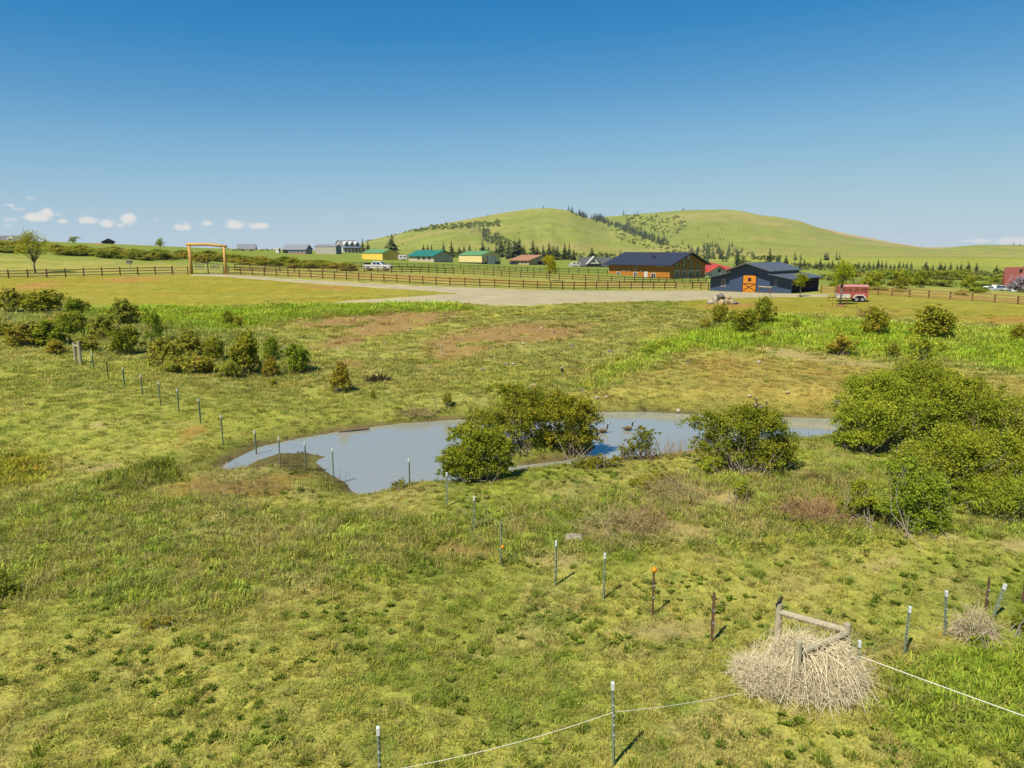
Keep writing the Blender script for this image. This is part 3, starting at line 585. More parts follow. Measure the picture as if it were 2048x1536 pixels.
def na(n, t):
    a = GT.nodes.new('GeometryNodeInputNamedAttribute'); a.data_type = t; a.inputs['Name'].default_value = n; return [s for s in a.outputs if s.enabled][0]
GT.links.new(gi.outputs[0], ip.inputs['Points']); GT.links.new(ci.outputs[0], ip.inputs['Instance']); ip.inputs['Pick Instance'].default_value = True
GT.links.new(na('idx', 'INT'), ip.inputs['Instance Index']); GT.links.new(na('rot', 'FLOAT_VECTOR'), ip.inputs['Rotation']); GT.links.new(na('scl', 'FLOAT_VECTOR'), ip.inputs['Scale'])
GT.links.new(ip.outputs[0], go.inputs[0])
def scatter(name, P, idx, scl, tint, label, cat='grass', seed=0):
    n = len(P); me = bpy.data.meshes.new(name); me.vertices.add(n); me.vertices.foreach_set('co', P.astype(np.float32).ravel()); rs = RS(seed)
    a = me.attributes.new('idx', 'INT', 'POINT'); a.data.foreach_set('value', idx.astype(np.int32))
    rot = np.stack([rs.normal(0, .12, n), rs.normal(0, .12, n), rs.uniform(0, 6.28, n)], -1)
    a = me.attributes.new('rot', 'FLOAT_VECTOR', 'POINT'); a.data.foreach_set('vector', rot.astype(np.float32).ravel())
    a = me.attributes.new('scl', 'FLOAT_VECTOR', 'POINT'); a.data.foreach_set('vector', scl.astype(np.float32).ravel())
    a = me.attributes.new('tint', 'FLOAT_COLOR', 'POINT'); c = np.ones((n, 4), np.float32); c[:, :3] = tint; a.data.foreach_set('color', c.ravel())
    o = bpy.data.objects.new(name, me); COL.objects.link(o); md = o.modifiers.new('scatter', 'NODES'); md.node_group = GT
    return tag(o, label, cat, kind='stuff')
def fan(rs, r0, r1, dens, th=.80):
    th = .98 if r1 < 40 else .86
    n = int(th * (r1 * r1 - r0 * r0) * dens); r = np.sqrt(rs.uniform(r0 * r0, r1 * r1, n)); t = rs.uniform(-th, th, n); return r * np.sin(t), r * np.cos(t)
def grass_band(name, r0, r1, dens, seed, label, wide):
    rs = RS(seed); x, y = fan(rs, r0, r1, dens); col, ht, bare, st = ground_props(x, y); s = pond_sd(x, y)
    k = (rs.rand(len(x)) > bare) & (s > .15) & (drive_sd(x, y) > .4) & ~((ht < .06) & (rs.rand(len(x)) < .75))
    x, y, col, ht, st = x[k], y[k], col[k], ht[k], st[k]; n = len(x); z = H(x, y)
    u = rs.rand(n); sn = fbm(x / .9, y / .9, 97, 2); idx = rs.randint(0, 3, n) if not wide else rs.randint(6, 8, n); isst = u < st * (.3 + sn)
    ros = (~isst) & (rs.rand(n) < .2 * sstep(.42, .58, fbm(x / 2.2, y / 2.2, 101, 3))) & (y < 34); weed = (~isst) & (~ros) & (rs.rand(n) < .02 * (ht > .09) + .05 * (ht > .2))
    idx = np.where(isst, 3, idx); idx = np.where(ros, 4, idx); idx = np.where(weed, 5, idx)
    f = (ht / .16) * rs.uniform(.6, 1.35, n); f = np.where(ros, rs.uniform(.3, .75, n), f); f = np.where(weed, rs.uniform(.35, .8, n), f); f = np.where(isst, np.clip(f, .5, 1.6), f)
    hs_ = rs.uniform(.85, 1.3, n) * (1.0 if not wide else np.clip(np.hypot(x, y) / 45, 1, 2.2)); scl = np.stack([hs_ * np.where(ros, f, np.clip(f, .7, 1.4)), hs_ * np.where(ros, f, np.clip(f, .7, 1.4)), f], -1)
    t = col * rs.uniform(.72, 1.38, (n, 1)) * (1 + rs.normal(0, .07, (n, 3))) * np.clip(1.42 + (ht - .1) * 2.4, 1.35, 2.0)[:, None]; t[isst] = (STRAW * .75 + YG * .25) * rs.uniform(.8, 1.25, (isst.sum(), 1)) * 1.3; t[ros] = (DG * .6 + GR * .4) * rs.uniform(.85, 1.2, (ros.sum(), 1)) * 1.35; t[weed] = (.3 * DG + .7 * GR) * rs.uniform(.85, 1.15, (weed.sum(), 1)) * 1.5
    return scatter(name, np.stack([x, y, z], -1), idx, scl, t, label, seed=seed)
grass_band('meadow_grass', 8, 20, 34, 201, 'short mottled green and straw grass of the near pasture', False)
grass_band('meadow_grass', 20, 34, 20, 202, 'rougher green grass between the pasture and the pond', False)
grass_band('meadow_grass', 34, 62, 6.5, 203, 'green grass on the banks around the pond', True)
grass_band('meadow_grass', 62, 100, 3.2, 204, 'taller bright grass on the slope below the gravel yard', True)
# ------------------------------------------------------------------ buildings
def paint(name, rgb, rough=.6, var=.06, k=.52, **kw): return mat(name, lin(*rgb, k), rough, var, kw.pop('scale', .8), **kw)
M_GLASS = mat('window_glass', lin(70,84,108,.35), .08, .2, .5, spec=.8); M_WHITE = paint('white_paint', (238,236,226)); M_TRIMD = paint('dark_trim', (50,46,44))
M_BLUE = paint('blue_siding', (72,90,122), .5, .08, .55, stretch=(14, 14, .3)); M_SLATE = paint('slate_metal_roof', (112,116,124), .45, .08, .5); M_NAVY = paint('navy_shingle_roof', (58,66,88), .7, .12, .46, scale=6)
M_LOG = mat('cedar_boards', lin(198,124,34,.52), .75, .3, 2.0, stretch=(6, 6, .35), col2=lin(214,140,44,.55)); M_DOORW = mat('orange_door_boards', lin(236,150,34,.6), .7, .14, 3, stretch=(8, 8, .4))
M_YEL = paint('yellow_siding', (246,204,88), k=.72); M_PALEY = paint('pale_yellow_siding', (242,220,150), k=.66); M_CREAM = paint('cream_siding', (226,214,186)); M_GREENR = paint('green_metal_roof', (120,176,112), .45); M_TEAL = paint('teal_metal_roof', (56,140,122), .45)
M_BEIGE = paint('beige_metal', (206,198,182)); M_GREYR = paint('grey_roof', (150,154,164), .6); M_GREYB = paint('grey_blue_siding', (132,146,162)); M_TANR = paint('tan_roof', (190,140,104), .8); M_TANW = paint('tan_stucco', (222,188,140)); M_REDR = paint('red_metal_roof', (222,84,58), .5)
M_PINKR = paint('faded_red_roof', (206,118,104), .6); M_DRED = mat('dark_red_boards', lin(104,50,44,.5), .8, .2, 2, stretch=(1, 1, 9)); M_DGREEN = paint('dark_green_band', (52,82,60)); M_DARK = paint('shade_and_cargo_dark', (40,36,34), .9); M_GREYSH = paint('grey_shingles', (120,122,124), .85, .15, scale=4)  # M_DARK paints the shade of openings as colour; also the black cargo box
M_DKSHED = paint('weathered_dark_boards', (70,66,70), .9, .2); M_STONE = paint('foundation', (150,130,104), .9, .2)
class B: pass
def uX(px, py): d = pix_dir(px, py); return d[0] / d[1]
def bld(name, label, pxl, pxc, pxr, pyb, pye, pyr, Y, a, gable, wall, roof, oh=.4, th=.14, cat='building', skirt=.8, wallname='wall', ridge=True):
    b = B(); a = R(a); P0 = at_Y(pxc, pyb, Y); b.dl = np.array([-math.cos(a), math.sin(a)]); b.dr = np.array([math.sin(a), math.cos(a)]); b.P0 = P0; b.pyb = pyb
    def ln(d, px): u = uX(px, pyb); return (u * P0[1] - P0[0]) / (d[0] - u * d[1])
    b.sl = lambda px: ln(b.dl, px); b.sr = lambda px: ln(b.dr, px)
    b.Ll, b.Lr = b.sl(pxl), b.sr(pxr)
    def zat(x, y, py): w = P0[:2] + b.dr * x + b.dl * y; return at_Y(1024, py, w[1])[2] - P0[2]
    b.z = zat; b.he = zat(0, 0, pye)
    g = zat(b.Lr / 2, 0, pyr) if gable == 'R' else zat(0, b.Ll / 2, pyr); b.hr = g
    o = thing(name, label, cat, P0, math.pi / 2 - a); b.o = o; b.gable = gable
    w = b.Lr if gable == 'R' else b.Ll; l = b.Ll if gable == 'R' else b.Lr; ax = 'y' if gable == 'R' else 'x'; b.w, b.l = w, l
    if wall is not None: MB().prism([(0, -skirt), (w, -skirt), (w, b.he), (w / 2, b.hr), (0, b.he)], ax, 0, l).build(wallname, wall, o)
    if roof is not None: b.roof = gable_roof(o, w, l, b.he, b.hr, ax, oh, th, roof)
    return b
def gable_roof(o, w, l, he, hr, ax, oh, th, m, p0=0.0, l0=0.0, name='roof'):
    mb = MB(); sl = (hr - he) / (w / 2); e = .01
    def pt(p, q, z): return (p, q, z) if ax == 'y' else (q, p, z)
    for sgn in (0, 1):
        pe = -oh if sgn == 0 else w + oh; ze = he - sl * oh + e; pr = w / 2
        q = [(pe, l0 - oh, ze), (pr, l0 - oh, hr + e), (pr, l + oh, hr + e), (pe, l + oh, ze)]
        mb.hexa([pt(p + p0, y, z) for p, y, z in q] + [pt(p + p0, y, z + th) for p, y, z in q])
    return mb.build(name, m, o)
def panel(o, face, s0, s1, z0, z1, m, name, out=.05, inn=.03):
    """box on a face: 'R' runs along local x at y=0, 'L' along local y at x=0"""
    s0, s1 = min(s0, s1), max(s0, s1)
    return (MB().box((s0, -out, z0), (s1, inn, z1)) if face == 'R' else MB().box((-out, s0, z0), (inn, s1, z1))).build(name, m, o)
def window(o, face, s0, s1, z0, z1, fm=None, fw=.1, bars=1, top=None):
    s0, s1 = min(s0, s1), max(s0, s1); mb = MB(); tl, tr = top or (z1, z1)
    def bx(a0, a1, c0, c1, out):
        mb.box((a0, -out, c0), (a1, .02, c1)) if face == 'R' else mb.box((-out, a0, c0), (.02, a1, c1))
    bx(s0 - fw, s0, z0 - fw, tl + fw, .07); bx(s1, s1 + fw, z0 - fw, tr + fw, .07); bx(s0, s1, z0 - fw, z0, .068)
    if top is None: bx(s0, s1, z1, z1 + fw, .068)
    else:
        q = [(s0, -.068, tl), (s1, -.068, tr), (s1, .02, tr), (s0, .02, tl)]; q2 = [(a, b_, c + fw) for a, b_, c in q]; q = q + q2
        mb.hexa(q if face == 'R' else [(b_, a, c) for a, b_, c in q])
    for i in range(bars): c = s0 + (s1 - s0) * (i + 1) / (bars + 1); bx(c - fw * .35, c + fw * .35, z0, min(tl, tr), .066)
    w = mb.build('window', fm or M_WHITE, o)
    prof = [(s0, z0), (s1, z0), (s1, tr), (s0, tl)]
    pm = MB().prism(prof, 'y', -.035, .01) if face == 'R' else MB().prism(prof, 'x', -.035, .01)
    pm.build('pane', M_GLASS, w); return w
def door(o, face, s0, s1, z1, m, name='door', z0=-.05, hmat=None):
    d = panel(o, face, s0, s1, z0, z1, m, name, .06); c = s0 + (s1 - s0) * .85
    panel(d, face, c, c + .12, z0 + 1.0, z0 + 1.12, hmat or M_TRIMD, 'handle', .12, -.05); return d

# --- log house with the glazed gable
b = bld('log_house', 'large cedar-boarded house with navy roof and tall gable windows behind the rail fences', 1217, 1339, 1409, 558.5, 529, 506.5, 200, 44, 'R', M_LOG, M_NAVY, oh=1.3, th=.28, cat='house'); H1 = b
for x0, x1, y0, y1 in ((785,818,534,578),(960,990,536,580),(1140,1180,548,593),(962,986,467,497)):
    s0, s1 = b.sl(1080 + x0 / 5.12), b.sl(1080 + x1 / 5.12); sm = (s0 + s1) / 2; window(b.o, 'L', s0, s1, b.z(0, sm, 440 + y1 / 5.12), b.z(0, sm, 440 + y0 / 5.12), bars=1, fw=.14)
s0 = b.sl(1080 + 1065 / 5.12); door(b.o, 'L', s0, s0 - 1.2, 2.1, M_WHITE)
for zx in (708, 851, 880, 915, 1035): s0 = b.sl(1080 + zx / 5.12); panel(b.o, 'L', s0, s0 + .3, b.z(0, s0, 440 + 527 / 5.12), b.z(0, s0, 440 + 515 / 5.12), M_WHITE, 'wall_lamp', .16)
s0, s1 = b.sl(1080 + 1185 / 5.12), b.sl(1080 + 1265 / 5.12); panel(b.o, 'L', s1, s0, b.z(0, s0, 440 + 477 / 5.12), b.z(0, s0, 440 + 464 / 5.12), M_WHITE, 'vent_louvre', .12)
for x0, x1 in ((1375,1420),(1450,1495),(1515,1562),(1590,1635)):
    s0, s1 = b.sr(1080 + x0 / 5.12), b.sr(1080 + x1 / 5.12); window(b.o, 'R', s0 + .15, s1 - .15, b.z(s0, 0, 440 + 597 / 5.12), b.z(s0, 0, 440 + 524 / 5.12), bars=1, fw=.24)
for x0, x1, tl, tr in ((1374,1418,440,415),(1450,1492,405,385),(1520,1560,392,410),(1590,1632,432,460)):
    s0, s1 = b.sr(1080 + x0 / 5.12), b.sr(1080 + x1 / 5.12); window(b.o, 'R', s0 + .15, s1 - .15, b.z(s0, 0, 440 + 500 / 5.12), 0, M_TRIMD, bars=0, fw=.1, top=(b.z(s0, 0, 440 + tl / 5.12), b.z(s1, 0, 440 + tr / 5.12)))
panel(b.o, 'R', b.w / 2 - .35, b.w / 2 + .35, b.hr - 1.7, b.hr - .75, M_WHITE, 'gable_lamp', .2)
for yy_, xx_ in ((b.l * .42, .25), (b.l * .36, .2)): MB().box((b.w * xx_, yy_, b.he + (b.hr - b.he) * xx_ * 2), (b.w * xx_ + .35, yy_ + .35, b.he + (b.hr - b.he) * xx_ * 2 + .9)).build('roof_vent', M_TRIMD, b.o)
panel(b.o, 'R', .02, b.w - .02, -.8, .12, M_STONE, 'foundation', .12); panel(b.o, 'L', .02, b.l - .02, -.8, .12, M_STONE, 'foundation', .12)

# --- blue barn with two lean-tos
b = bld('blue_barn', 'blue metal barn with lean-tos and an orange cross-braced door', 1419.5, 1582, 1636, 585, 556.5, 526, 115.5, 41, 'L', None, None, cat='barn'); o = b.o
zz5 = lambda y, zy: b.z(0, y, 480 + zy / 5.12); spx = lambda zx: b.sl(1380 + zx / 5.12)
y1, y2 = spx(815), spx(400); ym = spx(590); Lb = b.Ll; Db = b.Lr; e1 = zz5(0, 397); j1 = zz5(y1, 352); me1 = zz5(y1, 318); ap = zz5(ym, 242); me2 = zz5(y2, 306); j2 = zz5(y2, 343); e2 = zz5(Lb, 388); meh = (me1 + me2) / 2
MB().prism([(y1, -.8), (y2, -.8), (y2, meh), (ym, ap), (y1, meh)], 'x', 0, Db).build('wall', M_BLUE, o)
MB().prism([(y2 + .004, -.8), (Lb, -.8), (Lb, e2), (y2 + .004, j2)], 'x', .003, Db).build('wall', M_BLUE, o)
MB().prism([(0, -.8), (y1 - .004, -.8), (y1 - .004, j1), (0, e1)], 'x', .003, .16).build('wall', M_BLUE, o)
MB().prism([(0, -.8), (y1 - .004, -.8), (y1 - .004, j1), (0, e1)], 'x', Db - .16, Db).build('wall', M_BLUE, o)
def slab(ya, za, yb, zb, x0, x1, t, m, name):
    q = [(x0, ya, za), (x1, ya, za), (x1, yb, zb), (x0, yb, zb)]; MB().hexa(q + [(p, q_, z + t) for p, q_, z in q]).build(name, m, o)
sr1 = (ap - meh) / (ym - y1); sr2 = (ap - meh) / (y2 - ym)
slab(y1 - .55, meh - sr1 * .55 + .01, ym, ap + .01, -1.3, Db + .5, .14, M_SLATE, 'roof'); slab(y2 + .55, meh - sr2 * .55 + .01, ym, ap + .01, -1.3, Db + .5, .14, M_SLATE, 'roof')
s1_ = (j1 - e1) / y1; slab(-.7, e1 - .7 * s1_ + .01, y1 - .02, j1 + .01, -1.3, Db + .5, .12, M_SLATE, 'lean_to_roof'); s2_ = (j2 - e2) / (Lb - y2); slab(Lb + .45, e2 - .45 * s2_ + .01, y2 + .02, j2 + .01, -1.3, Db + .5, .12, M_SLATE, 'lean_to_roof')
d0, d1 = spx(668), spx(540); dz = zz5((d0 + d1) / 2, 362)
dr_ = panel(o, 'L', d0, d1, -.2, dz, M_DOORW, 'barn_door', .08); W2 = d1 - d0; npl = 8
for i in range(npl): panel(dr_, 'L', d0 + W2 * (i + .06) / npl, d0 + W2 * (i + .94) / npl, -.18, dz - .03, M_DOORW, 'plank', .105, -.07)
panel(dr_, 'L', d0 + .02, d1 - .02, dz * .45, dz * .45 + .09, M_TRIMD, 'cross_brace', .14, -.1)
for (za, zb) in ((.0, dz * .45), (dz * .45, .0)):
    q = [(-.14, d0 + .05, za), (-.11, d0 + .05, za), (-.11, d1 - .05, zb), (-.14, d1 - .05, zb)]; MB().hexa(q + [(p, q_, z + .11) for p, q_, z in q]).build('cross_brace', M_TRIMD, dr_)
panel(dr_, 'L', d0 + W2 * .36, d0 + W2 * .62, dz * .62, dz * .84, M_TRIMD, 'door_window', .13, -.08)
panel(o, 'L', d0 - .3, d1 + .1, dz, dz + .14, M_TRIMD, 'door_track', .12)
panel(o, 'L', d0 - .12, d0 - .01, -.2, dz, M_TRIMD, 'door_frame', .09); panel(o, 'L', d1 + .01, d1 + .12, -.2, dz, M_TRIMD, 'door_frame', .09)
for zx0, zx1, m_ in ((322,354,M_BEIGE),(862,884,M_GREYB)):
    s0, s1 = spx(zx1), spx(zx0); w_ = window(o, 'L', s0, s1, zz5(s0, 472), zz5(s0, 405), m_, .1, 0); 
for i in range(4): MB().box((Db * i / 3 - (.16 if i == 3 else 0) + (.2 if i == 0 else 0), .02, -.6), (Db * i / 3 - (.02 if i == 3 else -.14) + (.2 if i == 0 else 0), .16, e1 + .02)).build('post', M_TRIMD, o)
for zr in (.45, 1.0, 1.55): MB().box((.3, .06, zr), (Db - .2, .11, zr + .12)).build('stall_rail', M_DRED, o)
for i in range(4): MB().box((.3, y1 - .12, .55 + i * .45), (Db - .2, y1 - .05, .55 + i * .45 + .3)).build('inner_board', M_BEIGE, o)
# --- green-roofed sheds
b = bld('yellow_shed', 'bright yellow metal shed with green roof left of the teal-roofed building', 724.6, 765, 797.6, 519.5, 506, 499.2, 330, 42, 'R', M_YEL, M_GREENR, oh=.25)
panel(b.o, 'R', .0, .25, -.1, b.he, M_PALEY, 'corner_trim', .05)
b = bld('cream_building', 'cream building with teal roof between two yellow sheds', 817.8, 867.6, 906, 523.5, 512, 501.6, 310, 40, 'R', M_CREAM, M_TEAL, oh=.7, th=.3)
for zx in (695, 750, 805): s0 = b.sl(700 + zx / 5.12); window(b.o, 'L', s0, s0 - .9, .9, 2.0, M_TRIMD, .1, 0)
s0 = b.sr(700 + 1018 / 5.12); door(b.o, 'R', s0, s0 + 1.3, 2.3, M_WHITE)
b = bld('pale_yellow_shed', 'pale yellow shed with green roof and white roll-up door', 917.8, 963.7, 1000.8, 526, 510.3, 502.5, 300, 40, 'R', M_PALEY, M_GREENR, oh=.25)
s0, s1 = b.sr(700 + 1408 / 5.12), b.sr(700 + 1484 / 5.12); gd = panel(b.o, 'R', s0, s1, -.4, b.z(s0, 0, 512), M_WHITE, 'roll_up_door', .06)
for i in range(4): panel(gd, 'R', s0 + .05, s1 - .05, .0 + i * .7, .62 + i * .7, M_WHITE, 'door_panel', .09, -.05)
panel(b.o, 'R', s0 - .25, s0 - .02, -.4, b.z(s0, 0, 511.4), M_TRIMD, 'door_frame', .07); panel(b.o, 'R', s1 + .02, s1 + .2, -.4, b.z(s0, 0, 511.4), M_TRIMD, 'door_frame', .07)
door(b.o, 'R', .6, 1.6, 2.2, M_TANW); panel(b.o, 'R', s1 + .25, b.Lr - .02, -.5, .55, M_DGREEN, 'wainscot', .05); panel(b.o, 'R', .02, s0 - .3, -.5, .4, M_DGREEN, 'wainscot', .045); panel(b.o, 'L', .02, b.Ll - .02, -.5, .25, M_DGREEN, 'wainscot', .045)
# --- far homesteads
b = bld('metal_barn', 'plain beige metal barn beside the white farmhouse', 630, 672.3, 683.4, 508.3, 493, 488.6, 430, 25, 'R', M_BEIGE, M_GREYR, oh=.2)
panel(b.o, 'R', .1, b.Lr - .1, -.3, b.he - .1, M_GREYB, 'end_wall_panel', .04)
b = bld('grey_house', 'long grey house with blue gable and dark carport on the skyline', 566, 612, 624.6, 508.5, 498.3, 489.2, 430, 25, 'R', M_GREYB, M_GREYR, oh=.5)
panel(b.o, 'L', b.Ll * .78, b.Ll * .98, -.2, 2.6, M_DARK, 'carport_shade_panel', .06)  # solid dark panel on the wall: carport shade put into its colour
for f in (.12, .3, .45, .62): window(b.o, 'L', b.Ll * f, b.Ll * f + 1.4, .9, 2.3, M_WHITE, .15, 0)
window(b.o, 'R', b.Lr * .35, b.Lr * .65, 1.0, 2.4, M_WHITE, .15, 1); panel(b.o, 'L', .1, b.Ll * .75, -.3, .7, M_PINKR, 'brick_base', .07)
b = bld('white_farmhouse', 'white two-storey farmhouse with three dormers and a long porch', 668, 686, 722, 505, 494, 480.5, 470, 62, 'L', M_WHITE, M_GREYR, oh=.4, cat='house')
for f in (.12, .42, .72):
    x0 = b.Lr * f; ww = b.Lr * .2; hz = b.he + .5
    MB().prism([(x0, hz - 1.5), (x0 + ww, hz - 1.5), (x0 + ww, hz + 1.2), (x0 + ww / 2, hz + 3.0), (x0, hz + 1.2)], 'y', -.3, b.Ll * .4).build('dormer', M_GREYB, b.o)
    dq = MB(); 
    for sg in (0, 1):
        xe = x0 - .3 if sg == 0 else x0 + ww + .3; q = [(xe, -.6, hz + .95), (x0 + ww / 2, -.6, hz + 3.02), (x0 + ww / 2, b.Ll * .4, hz + 3.02), (xe, b.Ll * .4, hz + .95)]; dq.hexa(q + [(p, q_, z + .22) for p, q_, z in q])
    dq.build('dormer_roof', M_WHITE, b.o)
    MB().box((x0 + ww * .3, -.4, hz - .6), (x0 + ww * .7, -.28, hz + 1.1)).build('window', M_GLASS, b.o)
MB().hexa([(-.5, -2.6, 2.9), (b.Lr + .5, -2.6, 2.9), (b.Lr + .5, 0, 3.6), (-.5, 0, 3.6), (-.5, -2.6, 3.1), (b.Lr + .5, -2.6, 3.1), (b.Lr + .5, 0, 3.8), (-.5, 0, 3.8)]).build('porch_roof', M_GREYB, b.o)
for i in range(6): x0 = b.Lr * i / 5; MB().box((x0 - .12, -2.4, -.6), (x0 + .12, -2.2, 2.95)).build('porch_post', M_WHITE, b.o)
for f in (.15, .4, .62, .82): window(b.o, 'R', b.Lr * f, b.Lr * f + 1.2, .8, 2.3, M_TRIMD, .12, 0)
window(b.o, 'L', b.Ll * .4, b.Ll * .6, b.he - .5, b.he + 1.2, M_TRIMD, .12, 0)
b = bld('white_hall', 'long low white building with grey roof right of the log arch', 474.5, 511, 513.5, 501.5, 496, 488.6, 500, 12, 'R', M_CREAM, M_GREYR, oh=.3)
for f in (.2, .4, .6, .8): window(b.o, 'L', b.Ll * f, b.Ll * f + 1.3, .8, 1.9, M_WHITE, .1, 0)
b = bld('garden_shed', 'tiny white shed beside the long grey house', 551, 557.5, 561, 503.5, 498.5, 496, 435, 35, 'R', M_WHITE, M_BEIGE, oh=.15); door(b.o, 'R', .3, 1.1, 1.8, M_GREYB)
b = bld('dark_shed', 'dark open pole shed alone on the left skyline', 204, 206, 229, 488, 482.3, 477.2, 470, 60, 'R', M_DKSHED, M_DKSHED, oh=1.0); panel(b.o, 'R', b.Lr * .12, b.Lr * .88, -.2, b.he * .7, M_DARK, 'shed_shade_panel', .05)  # no real opening: a dark sheet paints the shade inside the shed
b = bld('red_roof_shed', 'low red-roofed shed half hidden in brush on the left rise', 166, 201, 204, 496.5, 494.2, 488.8, 330, 12, 'R', M_DRED, M_REDR, oh=.4); door(b.o, 'L', .5, 1.6, 1.0, M_DRED)
b = bld('skyline_house', 'grey-roofed house cut off at the left edge of the skyline', -20, 48, 58, 483, 478.5, 471.5, 400, 20, 'R', M_CREAM, M_GREYSH, oh=.6, cat='house')
MB().prism([(b.Ll * .28, b.he), (b.Ll * .48, b.he), (b.Ll * .38, b.he + 1.5)], 'x', -.7, 1.6).build('porch_gable', M_WHITE, b.o)
for f in (.15, .55): window(b.o, 'L', b.Ll * f, b.Ll * f + 1.5, .5, 1.2, M_WHITE, .1, 1)
b = bld('tan_house', 'tan house with broad gable porch left of the white-gabled house', 1020, 1058, 1106, 530, 521, 511, 370, 40, 'R', M_TANW, M_TANR, oh=.8, th=.3, cat='house')
panel(b.o, 'R', b.w * .33, b.w * .78, .3, b.he * .78, M_DARK, 'porch_shade_panel', .06)  # porch shade painted as a flat dark panel over the wall
for f in (.3, .55, .8): MB().box((b.w * f - .2, -.5, -.4), (b.w * f + .2, -.1, b.he)).build('porch_post', M_WHITE, b.o)
for f in (.12, .3, .5, .7): window(b.o, 'L', b.Ll * f, b.Ll * f + 1.4, .8, 2.0, M_WHITE, .12, 0)
MB().prism([(b.w * .3, b.he + .6), (b.w * .7, b.he + .6), (b.w * .5, b.hr - .5)], 'y', -.06, .02).build('gable_panel', M_BEIGE, b.o)
b = bld('gabled_house', 'white house with grey hip roof and a pointed centre gable', 1158, 1160, 1222, 535, 525.8, 515, 350, 78, 'L', M_WHITE, M_GREYSH, oh=.5, cat='house')
cx_ = b.sr(1186); gw = b.sr(1199) - b.sr(1173); MB().prism([(cx_ - gw / 2, b.he - .4), (cx_ + gw / 2, b.he - .4), (cx_, b.z(cx_, 0, 513.5))], 'y', -1.4, b.Ll * .5).build('centre_gable', M_WHITE, b.o)
for sg in (-1, 1):
    q = [(cx_ + sg * (gw / 2 + .5), -1.9, b.he - .8), (cx_, -1.9, b.z(cx_, 0, 513.3)), (cx_, b.Ll * .5, b.z(cx_, 0, 513.3)), (cx_ + sg * (gw / 2 + .5), b.Ll * .5, b.he - .8)]; MB().hexa(q + [(p, q_, z + .25) for p, q_, z in q]).build('gable_roof', M_GREYSH if sg > 0 else M_WHITE, b.o)
MB().prism([(cx_ - 1.1, b.he + .3), (cx_ + 1.1, b.he + .3), (cx_, b.he + 1.7)], 'y', -1.45, -1.38).build('gable_window', M_GLASS, b.o)
for f in (.08, .32, .5, .68, .86): window(b.o, 'R', b.Lr * f, b.Lr * f + 1.5, .2, b.he - .7, M_WHITE, .14, 0)
MB().prism([(-4.6, -.5), (-.2, -.5), (-.2, 1.6), (-2.0, 2.2), (-4.6, 1.4)], 'y', .5, 5).build('side_shed', M_BEIGE, b.o)
b = bld('red_roof_house', 'white house with bright red roof behind the blue barn', 1413.5, 1416, 1452, 557, 543, 532, 260, 62, 'R', M_WHITE, M_REDR, oh=.8, cat='house')
window(b.o, 'R', b.w * .52, b.w * .66, b.he - .2, b.he + .7, M_TRIMD, .1, 1); panel(b.o, 'R', .3, 1.6, 0, 1.9, M_BEIGE, 'door')
MB().box((b.w * .3, 5, b.he - 1.2), (b.w + 9, 16, b.he + .2)).build('rear_wing', M_WHITE, b.o)
MB().hexa([(b.w * .3, 4, b.he + .2), (b.w + 10, 4, b.he + .2), (b.w + 8, 17, b.he + 2.6), (b.w * .5, 17, b.he + 2.6), (b.w * .3, 4, b.he + .5), (b.w + 10, 4, b.he + .5), (b.w + 8, 17, b.he + 2.9), (b.w * .5, 17, b.he + 2.9)]).build('rear_roof', M_REDR, b.o)
b = bld('dark_red_barn', 'dark red barn with faded red roof at the right edge', 2005.5, 2008, 2100, 579, 551, 535.5, 225, 80, 'L', M_DRED, M_PINKR, oh=.5, th=.2, cat='barn')
for f0 in (2028, 2045): s0 = b.sr(f0); window(b.o, 'R', s0, s0 + 1.0, b.z(s0, 0, 558), b.z(s0, 0, 554.5), M_WHITE, .16, 0)
s0 = b.sr(2026); window(b.o, 'R', s0, s0 + 1.1, .3, 1.6, M_WHITE, .16, 1); window(b.o, 'R', s0 + 1.6, s0 + 2.5, .3, 1.6, M_WHITE, .16, 1)
for f in (.28, .5, .75): MB().hexa([(b.Lr * f, b.Ll * .12, b.he + .8), (b.Lr * f + .9, b.Ll * .12, b.he + .8), (b.Lr * f + 1.3, b.Ll * .26, b.he + 1.75), (b.Lr * f + .4, b.Ll * .26, b.he + 1.75)] + [(b.Lr * f, b.Ll * .12, b.he + 1.05), (b.Lr * f + .9, b.Ll * .12, b.he + 1.05), (b.Lr * f + 1.3, b.Ll * .26, b.he + 2.0), (b.Lr * f + .4, b.Ll * .26, b.he + 2.0)]).build('skylight', M_TRIMD, b.o)

# ------------------------------------------------------------------ vehicles
M_TYRE = paint('tyre', (34,34,34), .9); M_RIM = paint('rim', (170,170,170), .35, metal=.0); M_CARW = paint('white_car_paint', (240,240,238), .25, .03, .6, spec=.5); M_CARB = paint('dark_car_paint', (54,60,72), .3); M_RED = paint('red_lamp', (190,30,24), .4); M_CHROME = paint('chrome', (190,190,190), .25)
def wheel(o, x, y, r, w, name='wheel'):
    t = MB().tube([(x, y - w / 2, r), (x, y + w / 2, r)], r, 16).build(name, M_TYRE, o)
    MB().tube([(x, y - w / 2 - .02, r), (x, y + w / 2 + .02, r)], r * .58, 12).build('rim', M_RIM, t)
def place(px, py, Y): p = at_Y(px, py, Y); p[2] = Hs(p[0], p[1]); return p
p = place(756, 541, 152); o = thing('pickup_truck', 'white crew-cab pickup truck parked behind the upper rail fence', 'truck', p, R(-9))
MB().prism([(-2.9, .55), (2.85, .5), (2.95, .75), (2.9, 1.05), (2.55, 1.18), (1.35, 1.22), (1.3, 1.25), (-2.9, 1.25)], 'y', -.98, .98).build('body', M_CARW, o, bevel=.04)
